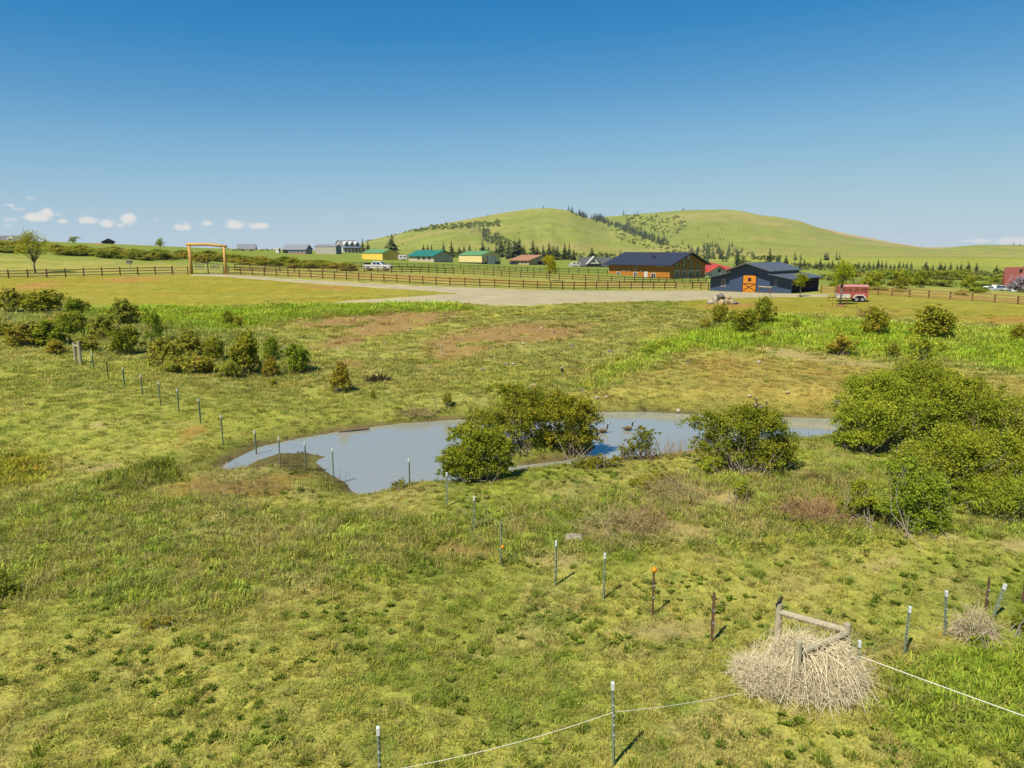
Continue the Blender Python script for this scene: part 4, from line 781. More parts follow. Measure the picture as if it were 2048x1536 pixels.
cab = MB().hexa([(-1.05, -.94, 1.25), (1.5, -.94, 1.2), (1.5, .94, 1.2), (-1.05, .94, 1.25), (-.85, -.76, 1.9), (.65, -.76, 1.92), (.65, .76, 1.92), (-.85, .76, 1.9)]).build('cab', M_CARW, o, bevel=.05)
for x0, x1, t0, t1 in ((-.82, -.12, -.74, -.12), (.0, 1.12, .0, .52)):
    for sg in (-1, 1): MB().hexa([(x0, sg * .955 - .01, 1.28), (x1, sg * .955 - .01, 1.26), (x1, sg * .955 + .01, 1.26), (x0, sg * .955 + .01, 1.28), (t0, sg * .80 - .01, 1.8), (t1, sg * .80 - .01, 1.8), (t1, sg * .80 + .01, 1.8), (t0, sg * .80 + .01, 1.8)]).build('side_window', M_GLASS, o)
MB().hexa([(1.46, -.8, 1.26), (1.50, -.8, 1.26), (1.50, .8, 1.26), (1.46, .8, 1.26), (.72, -.66, 1.86), (.78, -.66, 1.86), (.78, .66, 1.86), (.72, .66, 1.86)]).build('windshield', M_GLASS, o)
for x in (-1.85, 1.85):
    for y in (-.86, .86): wheel(o, x, y, .41, .28)
for y in (-.85, .85): MB().box((-2.94, y - .1, .85), (-2.88, y + .1, 1.2)).build('tail_light', M_RED, o); MB().box((2.84, y - .16, .82), (2.96, y + .16, 1.02)).build('headlight', M_CHROME, o)
MB().box((-3.05, -.95, .5), (-2.9, .95, .68)).build('bumper', M_CHROME, o); MB().box((2.88, -.95, .45), (3.02, .95, .66)).build('bumper', M_CHROME, o)
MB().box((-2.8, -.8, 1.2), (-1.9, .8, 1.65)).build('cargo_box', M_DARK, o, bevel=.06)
# red stock trailer
M_TRED = mat('weathered_red_paint', lin(196,96,84,.5), .6, .22, 2.5, col2=lin(206,112,96,.52)); M_TROOF = paint('faded_trailer_roof', (214,150,140), .5); M_RUST = paint('rusty_steel', (150,84,64), .8, .2)
p = place(1703, 604.5, 96); o = thing('horse_trailer', 'faded red stock trailer with white nose on the lawn', 'trailer', p, R(-17))
hw = .9; MB().prism([(-hw, .52), (hw, .52), (hw, 1.25), (-hw, 1.25)], 'x', -1.75, 1.75).build('lower_body', M_TRED, o)
pr = [(-hw, 1.98)] + [(-hw * math.cos(t), 1.98 + .3 * math.sin(t)) for t in np.linspace(.25, math.pi - .25, 9)] + [(hw, 1.98)]
MB().prism(pr, 'x', -1.8, 1.8).build('roof', M_TROOF, o, smooth=False)
for sg in (-1, 1):
    for zr in (1.33, 1.52, 1.71, 1.88): MB().box((-1.75, sg * hw - .03, zr), (1.75, sg * hw + .03, zr + .085)).build('side_slat', M_TRED, o)
    for xr in (-1.74, -.9, -.1, .7, 1.66): MB().box((xr, sg * hw - .045, .5), (xr + .09, sg * hw + .045, 1.99)).build('upright', M_TRED, o)
    MB().prism([(.0, .45), (.12, .82), (.4, .95), (1.15, .95), (1.42, .82), (1.55, .45), (1.42, .45), (1.3, .72), (1.1, .84), (.45, .84), (.25, .72), (.13, .45)], 'y', sg * hw + (-.32 if sg < 0 else .02), sg * hw + (-.02 if sg < 0 else .32)).build('fender', M_WHITE, o)
    for xw in (.42, 1.12): wheel(o, xw, sg * (hw + .17), .34, .2)
    MB().box((1.74, sg * .75 - .07, .75), (1.82, sg * .75 + .07, 1.0)).build('tail_light', M_RED, o)
MB().box((-1.85, -hw - .035, .5), (-1.755, hw + .035, 1.98)).build('front_wall', M_TRED, o)
MB().box((-1.97, -hw - .05, .5), (-.35, -hw - .048 + .02 - .03, 1.0)).build('white_stripe', M_WHITE, o); MB().box((-2.0, -hw, .5), (-1.86, hw, 1.0)).build('nose_guard', M_WHITE, o)
MB().box((1.756, -hw, .52), (1.8, hw, 1.95)).build('rear_door', M_TRED, o)
tg = MB(); tg.tube([(-1.8, -.7, .5), (-3.0, 0, .48)], .05, 6); tg.tube([(-1.8, .7, .5), (-3.0, 0, .48)], .05, 6); tg.tube([(-2.85, 0, .0), (-2.85, 0, .75)], .04, 6); tg.build('tongue', M_RUST, o); MB().box((-1.75, -.7, .4), (1.75, .7, .51)).build('chassis', M_RUST, o)
def small_car(px, py, Y, rz, m, label, name='car', tall=1.0, group=None):
    o = thing(name, label, 'car', place(px, py, Y), rz, group)
    MB().prism([(-2.2, .35), (2.2, .35), (2.25, .7), (1.9, .88), (1.0, .98), (-2.1, 1.02), (-2.25, .7)], 'y', -.88, .88).build('body', m, o, bevel=.05)
    MB().hexa([(-1.9, -.82, 1.0), (1.0, -.82, .97), (1.0, .82, .97), (-1.9, .82, 1.0), (-1.5, -.64, 1.5 * tall), (.35, -.64, 1.5 * tall), (.35, .64, 1.5 * tall), (-1.5, .64, 1.5 * tall)]).build('cab', m, o, bevel=.04)
    for sg in (-1, 1): MB().hexa([(-1.6, sg * .835 - .01, 1.04), (.8, sg * .835 - .01, 1.02), (.8, sg * .835 + .01, 1.02), (-1.6, sg * .835 + .01, 1.04), (-1.35, sg * .69 - .01, 1.4 * tall), (.3, sg * .69 - .01, 1.4 * tall), (.3, sg * .69 + .01, 1.4 * tall), (-1.35, sg * .69 + .01, 1.4 * tall)]).build('side_window', M_GLASS, o)
    for x in (-1.35, 1.35):
        for y in (-.78, .78): wheel(o, x, y, .33, .2)
    return o
small_car(1028, 530.5, 355, R(40), M_CARB, 'dark car parked at the tan house')
small_car(1978, 580.5, 205, R(20), M_CARW, 'white car left-most of those parked by the dark red barn')
small_car(1993, 577, 215, R(30), M_CARW, 'white van-like car behind the row by the dark red barn', tall=1.25)
small_car(2003, 578, 218, R(10), M_CARW, 'white car parked closest to the dark red barn wall', tall=1.15)
small_car(2024, 582, 204, R(70), M_CARW, 'white car half hidden by the lilac bush', tall=1.0)
def camper(px, py, Y, L, hgt, rz, label):
    o = thing('camper_trailer', label, 'camper', place(px, py, Y), rz)
    MB().prism([(-L / 2, .5), (L / 2, .5), (L / 2, hgt - .4), (L / 2 - .5, hgt), (-L / 2 + .2, hgt), (-L / 2, hgt - .5)], 'y', -1.1, 1.1).build('body', M_WHITE, o, bevel=.06)
    for x in (-L * .28, L * .1): MB().box((x, -1.14, 1.4), (x + .9, -1.09, 2.0)).build('window', M_GLASS, o)
    MB().box((L * .28, -1.14, .6), (L * .28 + .7, -1.09, 2.3)).build('door', M_BEIGE, o)
    for x in (-.4, .4): wheel(o, x, -1.0, .33, .2); wheel(o, x, 1.0, .33, .2)
camper(806, 520.5, 335, 4.2, 2.5, R(0), 'white camper between the yellow shed and the teal-roofed building')
camper(1151, 533.5, 345, 4.6, 2.2, R(10), 'low white trailer left of the white-gabled house')
# ------------------------------------------------------------------ fences
M_RAIL = mat('brown_fence_boards', lin(126,90,54,.5), .85, .3, 3, stretch=(1, 6, 6), col2=lin(150,112,72,.5)); M_FPOST = mat('dark_fence_posts', lin(86,62,42,.48), .9, .25, 4); M_RAILT = mat('weathered_tan_rails', lin(188,150,92,.52), .85, .2, 3, stretch=(1, 6, 6)); M_BLKF = paint('black_fence', (58,54,44), .8)
def unit_box(name, m, sx_, sy_, sz_): o = MB().box((-sx_ / 2, -sy_ / 2, -sz_ / 2), (sx_ / 2, sy_ / 2, sz_ / 2)).build(name, m); me = o.data; bpy.data.objects.remove(o); return me
def fence(label, path, spacing, hgt, rm, pm, rails=(.28, .72, 1.16), pw=.14, rh=.14, Yfix=None, rs=RS(9), jit=.0):
    w = [np.array(gnd(a, b)) for a, b in path] if Yfix is None else [np.append(at_Y(a, b, Yv)[:2], 0) for (a, b), Yv in zip(path, Yfix)]
    w = np.array(w); seg = np.hypot(*(w[1:, :2] - w[:-1, :2]).T); cum = np.r_[0, np.cumsum(seg)]; n = max(2, int(round(cum[-1] / spacing)) + 1); s = np.linspace(0, cum[-1], n)
    P = np.stack([np.interp(s, cum, w[:, 0]), np.interp(s, cum, w[:, 1])], -1); z = H(P[:, 0], P[:, 1])
    o = thing('rail_fence', label, 'fence', (P[0, 0], P[0, 1], z[0])); pme = unit_box('post', pm, pw, pw, hgt + .5); rme = unit_box('rail', rm, 1, .05, rh); o0 = np.array([P[0, 0], P[0, 1], z[0]])
    for i in range(n):
        c = link('post', pme, parent=o); c.location = np.array([P[i, 0], P[i, 1], z[i] + hgt / 2 - .25]) - o0; c.rotation_euler = (rs.normal(0, .012), rs.normal(0, .012), rs.uniform(-.1, .1))
    for i in range(n - 1):
        a = np.append(P[i], z[i]); b_ = np.append(P[i + 1], z[i + 1]); d = b_ - a; L = np.linalg.norm(d); side = np.array([d[1], -d[0], 0]) / (math.hypot(d[0], d[1]) + 1e-9) * (pw / 2 + .028)
        for rz_ in rails:
            c = link('rail', rme, parent=o); c.location = (a + b_) / 2 + side + [0, 0, rz_ + rs.normal(0, jit + .008)] - o0; c.scale = (L * .995, 1, 1)
            c.rotation_euler = (0, -math.atan2(d[2], math.hypot(d[0], d[1])) + rs.normal(0, .004 + jit * .2), math.atan2(d[1], d[0]))
    return P
fence('dark brown three-rail fence running left from the log arch', [(-60,559),(0,557.3),(60,555.8),(130,554),(190,552.6),(300,549.8),(345,548.8)], 2.5, 1.4, M_RAIL, M_FPOST)
fence('short tan-railed fence section joining the left post of the log arch', [(346,549),(362,549.6),(376,549)], 2.0, 1.35, M_RAILT, M_FPOST)
fence('long brown three-rail fence along the far edge of the gravel drive', [(457,547.5),(500,549.8),(570,553.5),(683,559.5),(793,565.5),(893,571.5),(1005,575.8),(1096,579),(1205,578.7),(1351,578.2)], 2.35, 1.38, M_RAIL, M_FPOST)
fence('second brown rail fence behind the drive passing the white truck', [(470,541.5),(570,543.8),(681,544.5),(790,546),(904,548),(979,551.5),(1026,555),(1127,559.5),(1180,562.5),(1260,566),(1340,566.5),(1412,567)], 2.7, 1.32, M_RAIL, M_FPOST)
fence('farthest thin dark rail fence across the green field', [(690,535.5),(792,536.3),(880,537),(979,541),(1087,547),(1215,549.5)], 3.0, 1.4, M_BLKF, M_BLKF, rails=(.5, .95, 1.3), rh=.1)
fence('weathered tan rail fence running right from the stock trailer', [(1642,585.5),(1690,586.5),(1728,588),(1790,592),(1853,596),(1950,602),(2048,609.5),(2130,614)], 2.6, 1.15, M_RAILT, M_FPOST, rails=(.25, .62, 1.02), rh=.17, jit=.015)
fence('thin black fence half hidden among the bushes on the right', [(1655,563),(1700,566),(1800,569.5),(1900,572.5),(1990,574)], 3.0, 1.3, M_BLKF, M_BLKF, rails=(.4, .8, 1.2), rh=.08)
fence('short brown rail fence between the pipe gate and blue barn', [(1385,578.4),(1400,578.8),(1417,579.6)], 1.5, 1.4, M_RAIL, M_FPOST)
M_PIPEG = paint('green_pipe', (72,92,66), .5); M_IRON = paint('black_iron', (30,30,32), .5)
def pipe_gate(a, b_, n, hgt, m, label):
    A, Bp = np.array(gnd(*a)), np.array(gnd(*b_)); o = thing('pipe_gate', label, 'gate', A); d = Bp - A
    for i in range(n): z = .2 + (hgt - .2) * i / (n - 1); MB().tube([(0, 0, z), tuple(d + [0, 0, z])], .035, 6).build('bar', m, o)
    for f in (0, .5, 1): MB().tube([tuple(d * f + [0, 0, .2]), tuple(d * f + [0, 0, hgt])], .04, 6).build('upright', m, o)
pipe_gate((1353, 578.3), (1384, 578.4), 5, 1.3, M_PIPEG, 'green pipe gate at the end of the long drive fence')
# --- log arch with iron gates
M_PEEL = mat('peeled_log', lin(226,176,84,.55), .7, .2, 2.5, stretch=(5, 5, .5), col2=lin(232,186,100,.55))
A = place(383, 548.5, 124); Bq = place(451.5, 547.5, 124); o = thing('log_arch', 'tall peeled-log entrance arch over the drive', 'arch', A); d = Bq - A; m = 124 / F; hA = 57 * m
for f, x in (('post', 0), ('post', 1)): q = d * x; MB().tube([q + [0, 0, -.4], q + [.03, 0, hA * .5], q + [-.04 if x == 0 else .02, 0, hA - .25]], [.27, .25, .24], 10).build(f, M_PEEL, o, smooth=True)
e = d / np.linalg.norm(d); MB().tube([-e * .45 + [0, 0, hA - .02], d * .3 + [0, 0, hA + .02], d * .55 + [0, 0, hA + .08], d * .8 + [0, 0, hA - .05], d + e * .5 + [0, 0, hA - .2]], [.27, .26, .25, .24, .24], 10).build('cross_log', M_PEEL, o, smooth=True)
g0, g1 = A + d * .045, A + d * .94; o = thing('iron_gate', 'black iron double driveway gate under the log arch', 'gate', g0); d2 = g1 - g0; hg = 1.75
for f in (0, .5, 1): MB().tube([d2 * f + [0, 0, 0], d2 * f + [0, 0, hg + (.35 if f == .5 else .0)]], .05 if f != .5 else .08, 6).build('upright', M_IRON, o)
for z in (.12, .75, 1.2): MB().tube([d2 * 0 + [0, 0, z], d2 + [0, 0, z]], .03, 5).build('bar', M_IRON, o)
for h0, h1 in ((0, .5), (.5, 1)):
    pts = [d2 * (h0 + (h1 - h0) * t) + [0, 0, hg - .1 + .32 * math.sin(math.pi * (t if 1 else 0) * .5 + (0 if h0 == 0 else math.pi / 2))] for t in np.linspace(0, 1, 7)]; MB().tube(pts, .035, 5).build('arched_bar', M_IRON, o)
    c0, c1 = h0 + .1, h0 + .36
    for z in (1.0, 1.62): MB().tube([d2 * c0 + [0, 0, z], d2 * c1 + [0, 0, z]], .05, 5).build('plaque_frame', M_IRON, o)
    for c in (c0, c1): MB().tube([d2 * c + [0, 0, 1.0], d2 * c + [0, 0, 1.62]], .05, 5).build('plaque_frame', M_IRON, o)
    MB().tube([d2 * (c0 + .05) + [0, 0, 1.3], d2 * (c0 + .12) + [0, 0, 1.38], d2 * (c0 + .2) + [0, 0, 1.3]], .09, 5).build('scroll_ornament', M_IRON, o)
# keypad / call box by the left fence
p = place(262, 549, 119); o = thing('call_box', 'small grey call box on a post behind the left fence', 'call box', p); MB().tube([(0, 0, 0), (0, 0, 2.0)], .05, 6).build('post', M_CHROME, o); MB().box((-.55, -.15, 2.0), (.35, .15, 2.5)).build('box', M_GREYSH, o)
# ------------------------------------------------------------------ steel T-posts
M_TP = paint('green_steel', (156,172,140), .6, .2); M_TPB = paint('rusty_brown_steel', (134,104,78), .8, .2); M_CAPW = paint('white_plastic', (236,238,232), .4, k=.6); M_CAPO = paint('orange_plastic', (246,160,20), .4, k=.6)
def tp_mesh(name, m, h): 
    mb = MB(); mb.box((-.004, -.024, -.3), (.004, .024, h)); mb.box((-.024, .0241, -.3), (.024, .031, h)); 
    for i in range(9): z = .25 + i * (h - .3) / 9; mb.box((-.014, -.033, z), (.014, -.0241, z + .03))
    o = mb.build(name, m); me = o.data; bpy.data.objects.remove(o); return me
TPG, TPR = tp_mesh('shaft', M_TP, 1.0), tp_mesh('shaft', M_TPB, 1.0)
o = MB().box((-.026, -.03, -.002), (.026, .034, .14)).build('cap', M_CAPW, bevel=.006); CAPW = o.data; bpy.data.objects.remove(o)
o = MB().tube([(0, 0, -.02), (0, 0, .02), (0, 0, .07), (0, 0, .1)], [.04, .062, .058, .025], 8).build('cap', M_CAPO, smooth=True); CAPO = o.data; bpy.data.objects.remove(o)
o = MB().box((-.022, -.045, -.014), (.022, .036, .014)).build('clip', M_CHROME, bevel=.004); CLIP = o.data; bpy.data.objects.remove(o)
def tpost(px, yt, yb, label, cap='W', brown=False, topx=None, clips=2, rz=None, rs=RS(3), group='steel T-posts'):
    p = gnd(px, yb); q = at_Y(px if topx is None else topx, yt, p[1]); h = float(np.clip(q[2] - p[2], .7, 1.75)); dx = q[0] - p[0] if topx is not None else rs.normal(0, .012)
    o = thing('t_post', label, 'fence post', p, rs.uniform(-.5, .5), group)
    if topx is not None: o.rotation_euler = (0, math.atan2(dx, h), 0)
    c = link('shaft', TPR if brown else TPG, parent=o); c.scale = (1.25, 1.25, h)
    if cap: k = link('cap', CAPW if cap == 'W' else CAPO, parent=o); k.location = (0, 0, h - .08); k.scale = (1.3, 1.3, 1.15)
    for i in range(clips): k = link('clip', CLIP, parent=o); k.location = (0, -.02, h * (.4 + .5 * i / max(1, clips))); 
    return p, h
ORD = ['first', 'second', 'third', 'fourth', 'fifth', 'sixth', 'seventh', 'eighth', 'ninth', 'tenth', 'eleventh', 'twelfth', 'thirteenth', 'fourteenth', 'fifteenth', 'sixteenth', 'seventeenth', 'eighteenth', 'nineteenth', 'twentieth']
line = [(187,709,738,'W',0),(216.6,724,761,0,1),(249,737,773,'W',0),(285,752,791,'W',0),(321,766,811,'W',0),(358,780,825,'W',0),(401,800,847,'W',0),(446,833,891,'W',0),(513,864,917,'W',0),(560.6,877,934,'W',0),(612,887,940,'W',0),(667.5,900,964,'W',0),(819,921,972,'W',0),(894.6,949,1013,'W',0),(949,997,1066,'W',0),(1002,1045,1131,0,0),(1111,1087,1172,'W',0),(1207.5,1112,1198,'W',0),(1305,1137,1232,'O',1),(1424,1186,1285,0,1)]
LP = []
for i, (px, yt, yb, cp, br) in enumerate(line):
    LP.append(tpost(px, yt, yb, ORD[i] + ' steel T-post from the far wooden brace in the line skirting the pond', cp, br))
k = link('insulator_ball', CAPO, parent=[o for o in bpy.data.objects if o.name.startswith('t_post') and o.get('label', '').startswith('sixteenth')][0]); k.location = (.05, -.05, .62)
tpost(1809.6, 1219, 1308, 'upright T-post in tall grass right of the tumbleweed pile'); tpost(1890, 1187, 1273, 'T-post left of the small dry tuft at right', topx=1893)
tpost(1971, 1156, 1222, 'brown T-post behind the small dry tuft at right', None, True); tpost(1986, 1172, 1236, 'leaning T-post sticking out of the small dry tuft', topx=2010); tpost(2046, 1120, 1206, 'brown T-post at the right edge of the photo', None, True)
PR = tpost(1711, 1288, 1372, 'T-post holding the white rope beside the tumbleweeds'); PF = tpost(1228, 1360, 1531, 'tall green T-post standing alone in the near grass', brown=False, topx=1226, clips=4); PB = tpost(762, 1462, 1610, 'T-post cut off by the bottom edge of the photo', clips=3)
far = [(18,634,646),(31,640,652),(46,645,671),(62,652,668),(78,658,672),(115.5,672,692),(137,680,694)]
for i, (px, yt, yb) in enumerate(far): tpost(px, yt, yb, ORD[i] + ' white-topped T-post from the left in the brush at left', clips=0)
# wires
M_WIRE = paint('galvanised_wire', (150,148,130), .6); M_ROPE = paint('white_rope', (240,238,220), .7, k=.6)
def wire(a, b_, sag, r, m, label, n=10, name='fence_wire'):
    a = np.array(a); b_ = np.array(b_); pts = [tuple(a + (b_ - a) * t - [0, 0, sag * 4 * t * (1 - t)]) for t in np.linspace(0, 1, n)]
    return tag(MB().tube(pts, r, 4, cap=False).build(name, m), label, 'wire')
q = at_Y(1228, 1424, PF[0][1]); r_ = gnd(1480, 1420); r2 = at_Y(1482, 1386, r_[1]); wire(q, r2, .05, .006, M_ROPE, 'thin electric line from the lone T-post to the tumbleweed pile')
pb = np.array(PB[0]) + [0, 0, PB[1] * .45]; wire(q, pb, .12, .006, M_ROPE, 'thin electric line sagging between the two nearest T-posts')
pr = np.array(PR[0]) + [0, 0, PR[1] * .72]; e_ = at_Y(2120, 1456, 12.5); e_ = pr + (e_ - pr) * 1.5; e_[2] = max(e_[2], Hs(e_[0], e_[1]) + .6); o = thing('t_post', 'T-post outside the right edge holding the far end of the rope', 'fence post', (e_[0], e_[1], Hs(e_[0], e_[1]))); c = link('shaft', TPG, parent=o); c.scale = (1.25, 1.25, e_[2] - Hs(e_[0], e_[1]) + .25); wire(pr, e_, .02, .011, M_ROPE, 'thick white rope running from the tumbleweeds out of frame', name='white_rope')
p1 = gnd(1809.6, 1308); p2 = gnd(1890, 1273); p3 = gnd(2046, 1206); wire(np.array(PR[0]) + [0, 0, .75], np.array(p1) + [0, 0, .62], .05, .004, M_WIRE, 'thin wire from the rope post to the next T-post'); wire(np.array(p1) + [0, 0, .62], np.array(p2) + [0, 0, .6], .05, .004, M_WIRE, 'thin wire between the two right-hand T-posts')
for j, f in enumerate((.35, .62, .88)):
    for i in (10, 11, 12, 13):
        if i + 1 < len(LP): wire(np.array(LP[i][0]) + [0, 0, LP[i][1] * f], np.array(LP[i + 1][0]) + [0, 0, LP[i + 1][1] * f], .03, .004, M_WIRE, ('lowest', 'middle', 'top')[j] + ' wire of the pond fence between its ' + ORD[i] + ' and ' + ORD[i + 1] + ' posts')
# ------------------------------------------------------------------ wooden corner brace, tumbleweeds, bird
M_WPOST = mat('weathered_post_wood', lin(196,184,152,.6), .95, .25, 5, stretch=(6, 6, .6), bump=.3)
pa, pbx, pc = np.array(gnd(1551, 1312)), np.array(gnd(1686, 1345)), np.array(gnd(1589, 1392)); o = thing('corner_brace', 'weathered wooden corner brace of three posts buried in tumbleweeds', 'fence brace', pa); T = []
for q, yt in ((pa, 1207), (pbx, 1248), (pc, 1283)):
    px_ = 1024 + F * q[0] / (q[1] * math.cos(PITCH) + (10 - q[2]) * math.sin(PITCH)); zt = at_Y(px_, yt, q[1])[2]; b0 = q - pa; MB().tube([b0 - [0, 0, .3], b0 + [.01, 0, (zt - q[2]) * .5], b0 + [0, .01, zt - q[2]]], [.088, .082, .08], 10).build('post', M_WPOST, o, smooth=False); T.append(b0 + [0, 0, zt - q[2]])
MB().tube([T[0] - [0, 0, .22], (T[0] + T[1]) / 2 - [0, 0, .2], T[1] - [0, 0, .17]], [.078, .085, .08], 9).build('rail', M_WPOST, o); MB().tube([T[2] - [0, 0, .3], (T[2] + T[1]) / 2 - [0, 0, .26], T[1] - [0, 0, .24]], [.07, .075, .072], 9).build('rail', M_WPOST, o)
ctr = (pa + pbx + pc) / 3 + np.array([-.22, -.28, 0.])
M_TUMB = mat('tumbleweed_stems', lin(228,214,178,.78), .95, .12, 4); M_TUMBD = mat('grey_dry_stems', lin(212,196,160,.66), .95, .25, 4)
def ribbon_mesh(name, curves, w, seed=0):
    """thin crossed ribbons along polylines (n, k, 3)"""
    C = np.asarray(curves); n, k, _ = C.shape; rs = RS(seed); V = []; Fq = []
    d = unit(C[:, -1] - C[:, 0]); s = unit(np.cross(d, rs.normal(0, 1, (n, 3)))); s2 = np.cross(d, s); tap = np.linspace(1, .35, k)[None, :, None]
    ww = (w * rs.uniform(.6, 1.4, (n, 1, 1))) * tap; off = 0; VV = []; FF = []
    for sd_ in (s, s2):
        a = C + sd_[:, None] * ww; b_ = C - sd_[:, None] * ww; v = np.stack([a, b_], 2).reshape(n, -1, 3); VV.append(v.reshape(-1, 3))
        base = off + (np.arange(n) * 2 * k)[:, None]; j = np.arange(k - 1)[None] * 2; FF.append(np.stack([base + j, base + j + 1, base + j + 3, base + j + 2], -1).reshape(-1, 4)); off += n * 2 * k
    return np_mesh(name, np.concatenate(VV), np.concatenate(FF))
def tangle(rs, n, ctr, rad, ln, up=.3, k=5, curl=.6):
    d = unit(rs.normal(0, 1, (n, 3))); d[:, 2] = np.abs(d[:, 2]); st = np.asarray(ctr) + d * rs.rand(n, 1) ** .4 * np.asarray(rad); st[:, 2] = np.maximum(st[:, 2], .03)
    dr = unit(d * .5 + rs.normal(0, .6, (n, 3)) + [0, 0, up]); cv = rs.normal(0, curl, (n, 3)); l = ln * rs.uniform(.4, 1.4, (n, 1)); out = []
    for i in range(k): t = i / (k - 1); p = st + dr * l * t + cv * l * t * t * .5 - np.array([0, 0, .35]) * l * t * t; p[:, 2] = np.maximum(p[:, 2], .01); out.append(p)
    return np.stack(out, 1)
tw = thing('tumbleweed_pile', 'large pile of bleached tumbleweeds heaped over the wooden brace', 'brush pile', ctr - [0, 0, .02]); rs = RS(31); m = np.linalg.norm(ctr - CAM) / F
L = [((-.8, -.35, .1), (.75, .6, .6)), ((.15, -.5, .1), (.85, .65, .85)), ((.85, -.2, .1), (.6, .55, .85)), ((.1, .35, .2), (.8, .55, .85)), ((-1.05, .1, .05), (.5, .5, .5))]
for c_, r_ in L: link('dry_stems', ribbon_mesh('dry_stems', tangle(rs, 1500, c_, r_, .34), .0042, 3), M_TUMB, tw); link('inner_twigs', ribbon_mesh('inner_twigs', tangle(rs, 900, c_, np.array(r_) * .8, .22, curl=.9), .005, 4), M_TUMBD, tw)
arc = []
for i in range(300):
    s0 = np.array([rs.uniform(-.4, .8), rs.uniform(-.5, .2), rs.uniform(.7, 1.15)]); a = rs.normal(-.6, 1.1); ln = rs.uniform(.5, 1.15); dd = np.array([math.cos(a), math.sin(a), 0]); arc.append([s0 + dd * ln * t + np.array([0, 0, .35 * t - 1.25 * ln * t * t]) for t in np.linspace(0, 1, 6)])
arc = np.array(arc); arc[:, :, 2] = np.maximum(arc[:, :, 2], .02); link('long_stalks', ribbon_mesh('long_stalks', arc, .0065, 5), M_TUMB, tw)
up_ = []
for i in range(70):
    s0 = np.array([rs.uniform(-1.1, 1.1), rs.uniform(-.3, .5), rs.uniform(.5, .9)]); dd = np.array([rs.normal(0, .35), rs.normal(0, .3), 1]); ln = rs.uniform(.3, .85); up_.append([s0 + dd * ln * t + np.array([rs.normal(0, .1), 0, 0]) * t * t for t in np.linspace(0, 1, 6)])
link('upright_stalks', ribbon_mesh('upright_stalks', np.array(up_), .005, 6), M_TUMB, tw)
def brush(px, py, wpx, hpx, n, m_, label, seed, name='brush_pile', ln=.5, w=.006, cat='brush pile', up=.2):
    p = np.array(gnd(px, py)); mm = np.linalg.norm(p - CAM) / F; o = thing(name, label, cat, p); rx = wpx * mm / 2; rz_ = hpx * mm
    link('dry_stems', ribbon_mesh('dry_stems', tangle(RS(seed), n, (0, 0, .0), (rx, rx * .7, rz_), ln, up), w, seed), m_, o); return o
M_REDTW = mat('reddish_dead_canes', lin(194,158,116,.54), .95, .2, 4); M_STRAWM = mat('straw_stems', lin(206,186,132,.55), .95, .2, 4)
brush(1625, 1032, 130, 20, 500, M_REDTW, 'pile of reddish dead sticks below the right-hand bushes', 41, ln=.8, w=.009); brush(1230, 1070, 170, 40, 420, M_STRAWM, 'flattened tangle of straw-coloured canes in the rough grass', 42, ln=.8, w=.007); brush(1290, 1055, 120, 30, 260, M_REDTW, 'reddish dead canes beside the straw tangle', 43, ln=.7, w=.008)
brush(1945, 1276, 70, 45, 700, M_TUMBD, 'small dry tuft caught on the leaning T-post', 44, ln=.35, w=.005, name='dry_tuft'); brush(1350, 1000, 110, 50, 320, M_STRAWM, 'dead canes arching out of the bramble above the straw tangle', 45, ln=.9, w=.006); brush(1745, 634, 50, 12, 160, M_REDTW, 'brown brush heap behind a shrub on the right lawn', 46, ln=1.2, w=.03); brush(757, 762, 50, 8, 240, M_DARKBARK, 'dark root clump on the slope above the pond', 47, ln=.5, w=.02, name='root_clump'); brush(835, 829, 70, 7, 260, M_STRAWM, 'pale dead grass ledge on the far shore', 48, ln=.5, w=.014, name='grass_ledge')
brush(2040, 960, 90, 50, 500, M_TUMB, 'grey dead brush at the right edge under the big bushes', 49, ln=.8, w=.008); brush(470, 985, 170, 45, 420, M_STRAWM, 'mound of dead weeds beside the mud spit', 50, ln=.8, w=.006, name='dead_weeds')
# bird and geese: one swept body each
def swept(pts, rad, cols, n=10, sq=1.0):
    mb = MB(); mb.tube(pts, rad, n); V = np.array(mb.v); c = np.repeat(np.array(cols), n, 0); return mb, c
M_VC = bpy.data.materials.new('plumage'); M_VC.use_nodes = True; a_ = N(M_VC.node_tree, 'ShaderNodeAttribute', attribute_name='Col'); M_VC.node_tree.links.new(a_.outputs['Color'], M_VC.node_tree.nodes['Principled BSDF'].inputs['Base Color']); M_VC.node_tree.nodes['Principled BSDF'].inputs['Roughness'].default_value = .8
def bird_obj(name, label, p, rz, pts, rad, cols, sc, legs=None, cat='bird', group=None):
    o = thing(name, label, cat, p, rz, group); o.scale = (sc, sc, sc); mb, c = swept(pts, rad, cols); me = bpy.data.meshes.new('body'); me.from_pydata(mb.v, [], mb.f)
    at_ = me.attributes.new('Col', 'FLOAT_COLOR', 'POINT'); cc = np.ones((len(mb.v), 4), np.float32); cc[:, :3] = c; at_.data.foreach_set('color', cc.ravel()); me.polygons.foreach_set('use_smooth', [True] * len(me.polygons)); link('body', me, M_VC, o); return o
BK, BRN, TNN, WHT = lin(26,24,24,.5), lin(132,112,84,.5), lin(200,170,126,.52), lin(235,232,222,.55)
